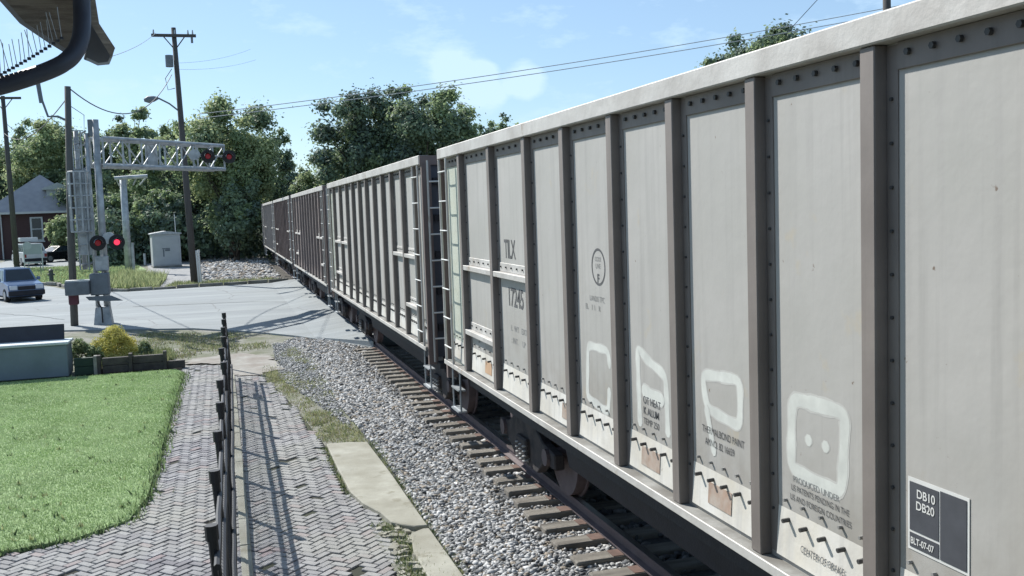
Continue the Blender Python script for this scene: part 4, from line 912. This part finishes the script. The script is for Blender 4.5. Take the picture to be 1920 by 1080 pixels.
wd = MB().box(-.35, .85, -.06, -.01, 1.75, 4.2).build('window_frame', 'trim_white', hs)
for z0, z1 in ((1.92, 2.92), (3.03, 4.05)): MB().box(-.18, .68, -.09, -.062, z0, z1).build('pane', 'glass_dark', wd)
MB().box(-.45, .95, -.14, -.01, 1.62, 1.75).build('sill', 'trim_white', wd)
wd = MB().box(3.0, 4.1, -.06, -.01, 1.75, 4.2).build('window_frame', 'trim_white', hs)
for z0, z1 in ((1.92, 2.92), (3.03, 4.05)): MB().box(3.15, 3.95, -.09, -.062, z0, z1).build('pane', 'glass_dark', wd)
MB().tube([(-3.0, -.12, 0), (-3.0, -.12, 4.6)], .07, 6).build('downpipe', 'trim_white', hs)
dm = MB().box(1.3, 3.5, 1.0, 4.5, 5.2, 7.1).build('dormer', 'siding', hs)
MB().box(2.2, 2.8, .95, .99, 5.9, 6.8).build('pane', 'glass_dark', dm); MB().prism([(.9, .7, 7.1), (2.4, .7, 7.7), (3.9, .7, 7.1), (3.9, .7, 6.98), (.9, .7, 6.98)], (0, 4, 0)).build('dormer_roof', 'siding', dm)
h2 = thing('house', 'neighbouring house with grey green roof at the left picture edge', 'house', (hx-8.5, HY+6, 0), R(4))
MB().box(-4, 4, 0, 9, 0, 5.2).build('wall', 'brick_red', h2); hip(MB(), -4, 4, 0, 9, 5.2, 3.4, .6, 2).build('roof', 'roof_green', h2)

# ------------------------------------------------------------------ trees
def tree(label, X, Y, h, rx, n, mats, wts=None, crown=.72, size=.19, group='trees beyond the road', dens=26, trunk=.28, gap=.0):
    t = thing('broadleaf_tree', label, 'tree', (X, Y, 0), group=group)
    mb = MB(); z0 = h*(1-crown)
    mb.tube([(0, 0, -.1), (random.gauss(0, .15), random.gauss(0, .15), z0), (random.gauss(0, .2), random.gauss(0, .2), h*.62)], [trunk, trunk*.75, trunk*.2], 9)
    cs, rs = [], []
    ch = h*crown; dens = int(dens*1.9); ph = [random.uniform(0, 6.28) for _ in range(4)]
    for k in range(dens):
        d = np.array([random.gauss(0, 1), random.gauss(0, 1), random.gauss(0, 1)]); d /= np.linalg.norm(d)
        an = math.atan2(d[1], d[0]); lump = 1.04+.14*math.sin(3*an+ph[0]+2*d[2])+.12*math.sin(5*an+ph[1]-3*d[2])
        q = min(.98, random.random()**.45*lump*.86)
        r = random.uniform(.15, .27)*rx*(1 if d[2]*q < .5 else .8)
        x, y, z = d[0]*rx*q, d[1]*rx*q, z0+ch*.47+d[2]*ch*.5*q
        cs.append((x, y, min(z, h-r*.7))); rs.append(r)
    ca_ = np.array(cs); ra_ = np.array(rs); D_ = np.linalg.norm((ca_[:, None]-ca_[None])*np.array([1, 1, min(1, 2*rx/ch)]), axis=2)+np.eye(len(ca_))*99
    AD = D_ < (ra_[:, None]+ra_[None])*1.0; best = None
    for sd_ in range(0, len(cs), 5):                       # keep the largest connected body of clumps, so nothing floats
        ok = np.zeros(len(cs), bool); ok[sd_] = True
        for _ in range(40): ok = ok | (AD & ok[None]).any(1)
        if best is None or ok.sum() > best.sum(): best = ok
    ok = best if best.sum() > .5*len(cs) else np.ones(len(cs), bool)
    cs = [c for c, q in zip(cs, ok) if q]; rs = [c for c, q in zip(rs, ok) if q]
    for (x, y, z) in cs[::3]: mb.tube([(0, 0, max(z0*.8, z-ch*.35)), (x*.5, y*.5, z-ch*.14), (x*.85, y*.85, z-.1)], [trunk*.3, trunk*.16, trunk*.05], 5)
    mb.build('trunk', 'bark', t, smooth=True)
    leaf_cloud('crown', cs, rs, int(n*2.9), size*.82, mats, t, flatz=.85, wts=wts, up=.5, shell=.35)
    return t
def tpx(px, Y): return at(px, 400, Y).x
def top(px, py, Y): return at(px, py, Y).z*1.085
GA = ['leaf_a', 'leaf_b', 'leaf_c', 'leaf_a', 'leaf_c']; GD = ['leaf_b', 'leaf_d', 'leaf_a']
# behind the road, left part
for (px, py, Y, rx, n, mats, lb) in (
    (432, 168, 84, 4.6, 22000, GA, 'tallest full crowned tree just left of where the train vanishes'),
    (498, 215, 92, 3.2, 11000, GD, 'dark tree leaning over the train with ragged right side'),
    (545, 300, 112, 3.2, 7000, GD, 'lower hazy tree right of the sky notch'),
    (370, 222, 98, 4.2, 12000, GA, 'mid green tree directly behind the lamp pole'),
    (318, 262, 92, 3.0, 8000, GD, 'dark tree above the grey cabin'),
    (258, 206, 104, 3.3, 9000, GA, 'tree with pointed top seen behind the cantilever truss'),
    (205, 212, 108, 3.3, 9000, GD, 'tree with thin upright top left of the cantilever truss'),
    (160, 258, 120, 4.0, 10000, GA, 'pale green tree behind the ladder of the crossing mast'),
    (82, 214, 124, 6.2, 16000, GA, 'light green tree rising behind the brick house'),
    (20, 262, 132, 5.5, 9000, GA, 'rounded tree behind the left roof edge'),
    (-30, 255, 128, 4.6, 6000, GD, 'tree mostly beyond the left picture edge'),
    (60, 238, 129, 4.2, 9000, GA, 'pale tree showing between the two left poles'),
    (292, 246, 100, 3.2, 9000, GA, 'tree filling the gap between the cantilever truss and the lamp pole'),
    (345, 212, 108, 3.0, 8000, GA, 'light tree just left of the lamp pole'),
    (180, 268, 112, 3.2, 8000, GD, 'dark tree between the mast ladder and the truss'),
    (125, 392, 101, 1.9, 6000, GA, 'bushy small tree against the brick house wall'),
    (215, 350, 90, 2.4, 7000, GD, 'low dark tree between the two crossing masts'),
    (438, 330, 80, 2.6, 8000, GD, 'dark low tree shading the gravel beside the train'),
    (300, 352, 86, 2.6, 8000, GD, 'dense low dark tree right behind the cabin')):
    tree(lb, tpx(px, Y), Y, top(px, py, Y), rx, n, mats, size=.17 if Y < 100 else .2, crown=.86 if py < 300 else .93, dens=34)
# behind the train, right part
for (px, py, Y, rx, n, mats, lb, sz) in (
    (688, 160, 78, 4.1, 19000, GD, 'left half of the big open crowned tree pair above the train', .17),
    (798, 152, 76, 4.5, 20000, GD, 'big dark open crowned tree above the gap between the first two cars', .17),
    (640, 262, 88, 3.2, 7000, GA, 'lower light green tree at the left foot of the big pair', .17),
    (905, 215, 100, 3.0, 6000, GD, 'small tree peeking over the first car right of the big pair', .2),
    (950, 218, 112, 2.6, 4000, GD, 'thin treetop over the first car farther right', .2),
    (585, 322, 108, 3.0, 5000, GA, 'distant pale tree over the roofs of the far cars', .2),
    (1450, 60, 52, 3.1, 15000, GD, 'treetop showing over the top chord at upper right', .13),
    (1385, 92, 54, 2.0, 8000, GD, 'small ragged treetop left of the one at upper right', .13)):
    tree(lb, tpx(px, Y), Y, top(px, py, Y), rx, n, mats, size=sz, crown=.78 if px < 1000 else .45, dens=46, group='trees behind the train', trunk=.35)
# dark undergrowth along the line
cs, rs = [], []
for k in range(260):
    px = random.uniform(150, 505); Y = random.uniform(84, 112); r = random.uniform(.9, 1.9); cs.append((tpx(px, Y), Y, random.uniform(.3, 3.2))); rs.append(r)
o = leaf_cloud('undergrowth', cs, rs, 46000, .19, ['leaf_d', 'leaf_d', 'leaf_b'], None); tag(o, 'dark tangled undergrowth at the foot of the trees beyond the road', 'undergrowth', kind='stuff')
cs, rs = [], []
for k in range(260):
    X = random.uniform(-70, 60); Y = random.uniform(135, 175); r = random.uniform(2, 3.6); cs.append((X, Y, random.uniform(.5, 7.5))); rs.append(r)
o = leaf_cloud('far_wood', cs, rs, 26000, .5, ['leaf_b', 'leaf_a', 'leaf_d'], None); tag(o, 'continuous far wood closing the view behind the separate trees', 'woodland', kind='stuff')
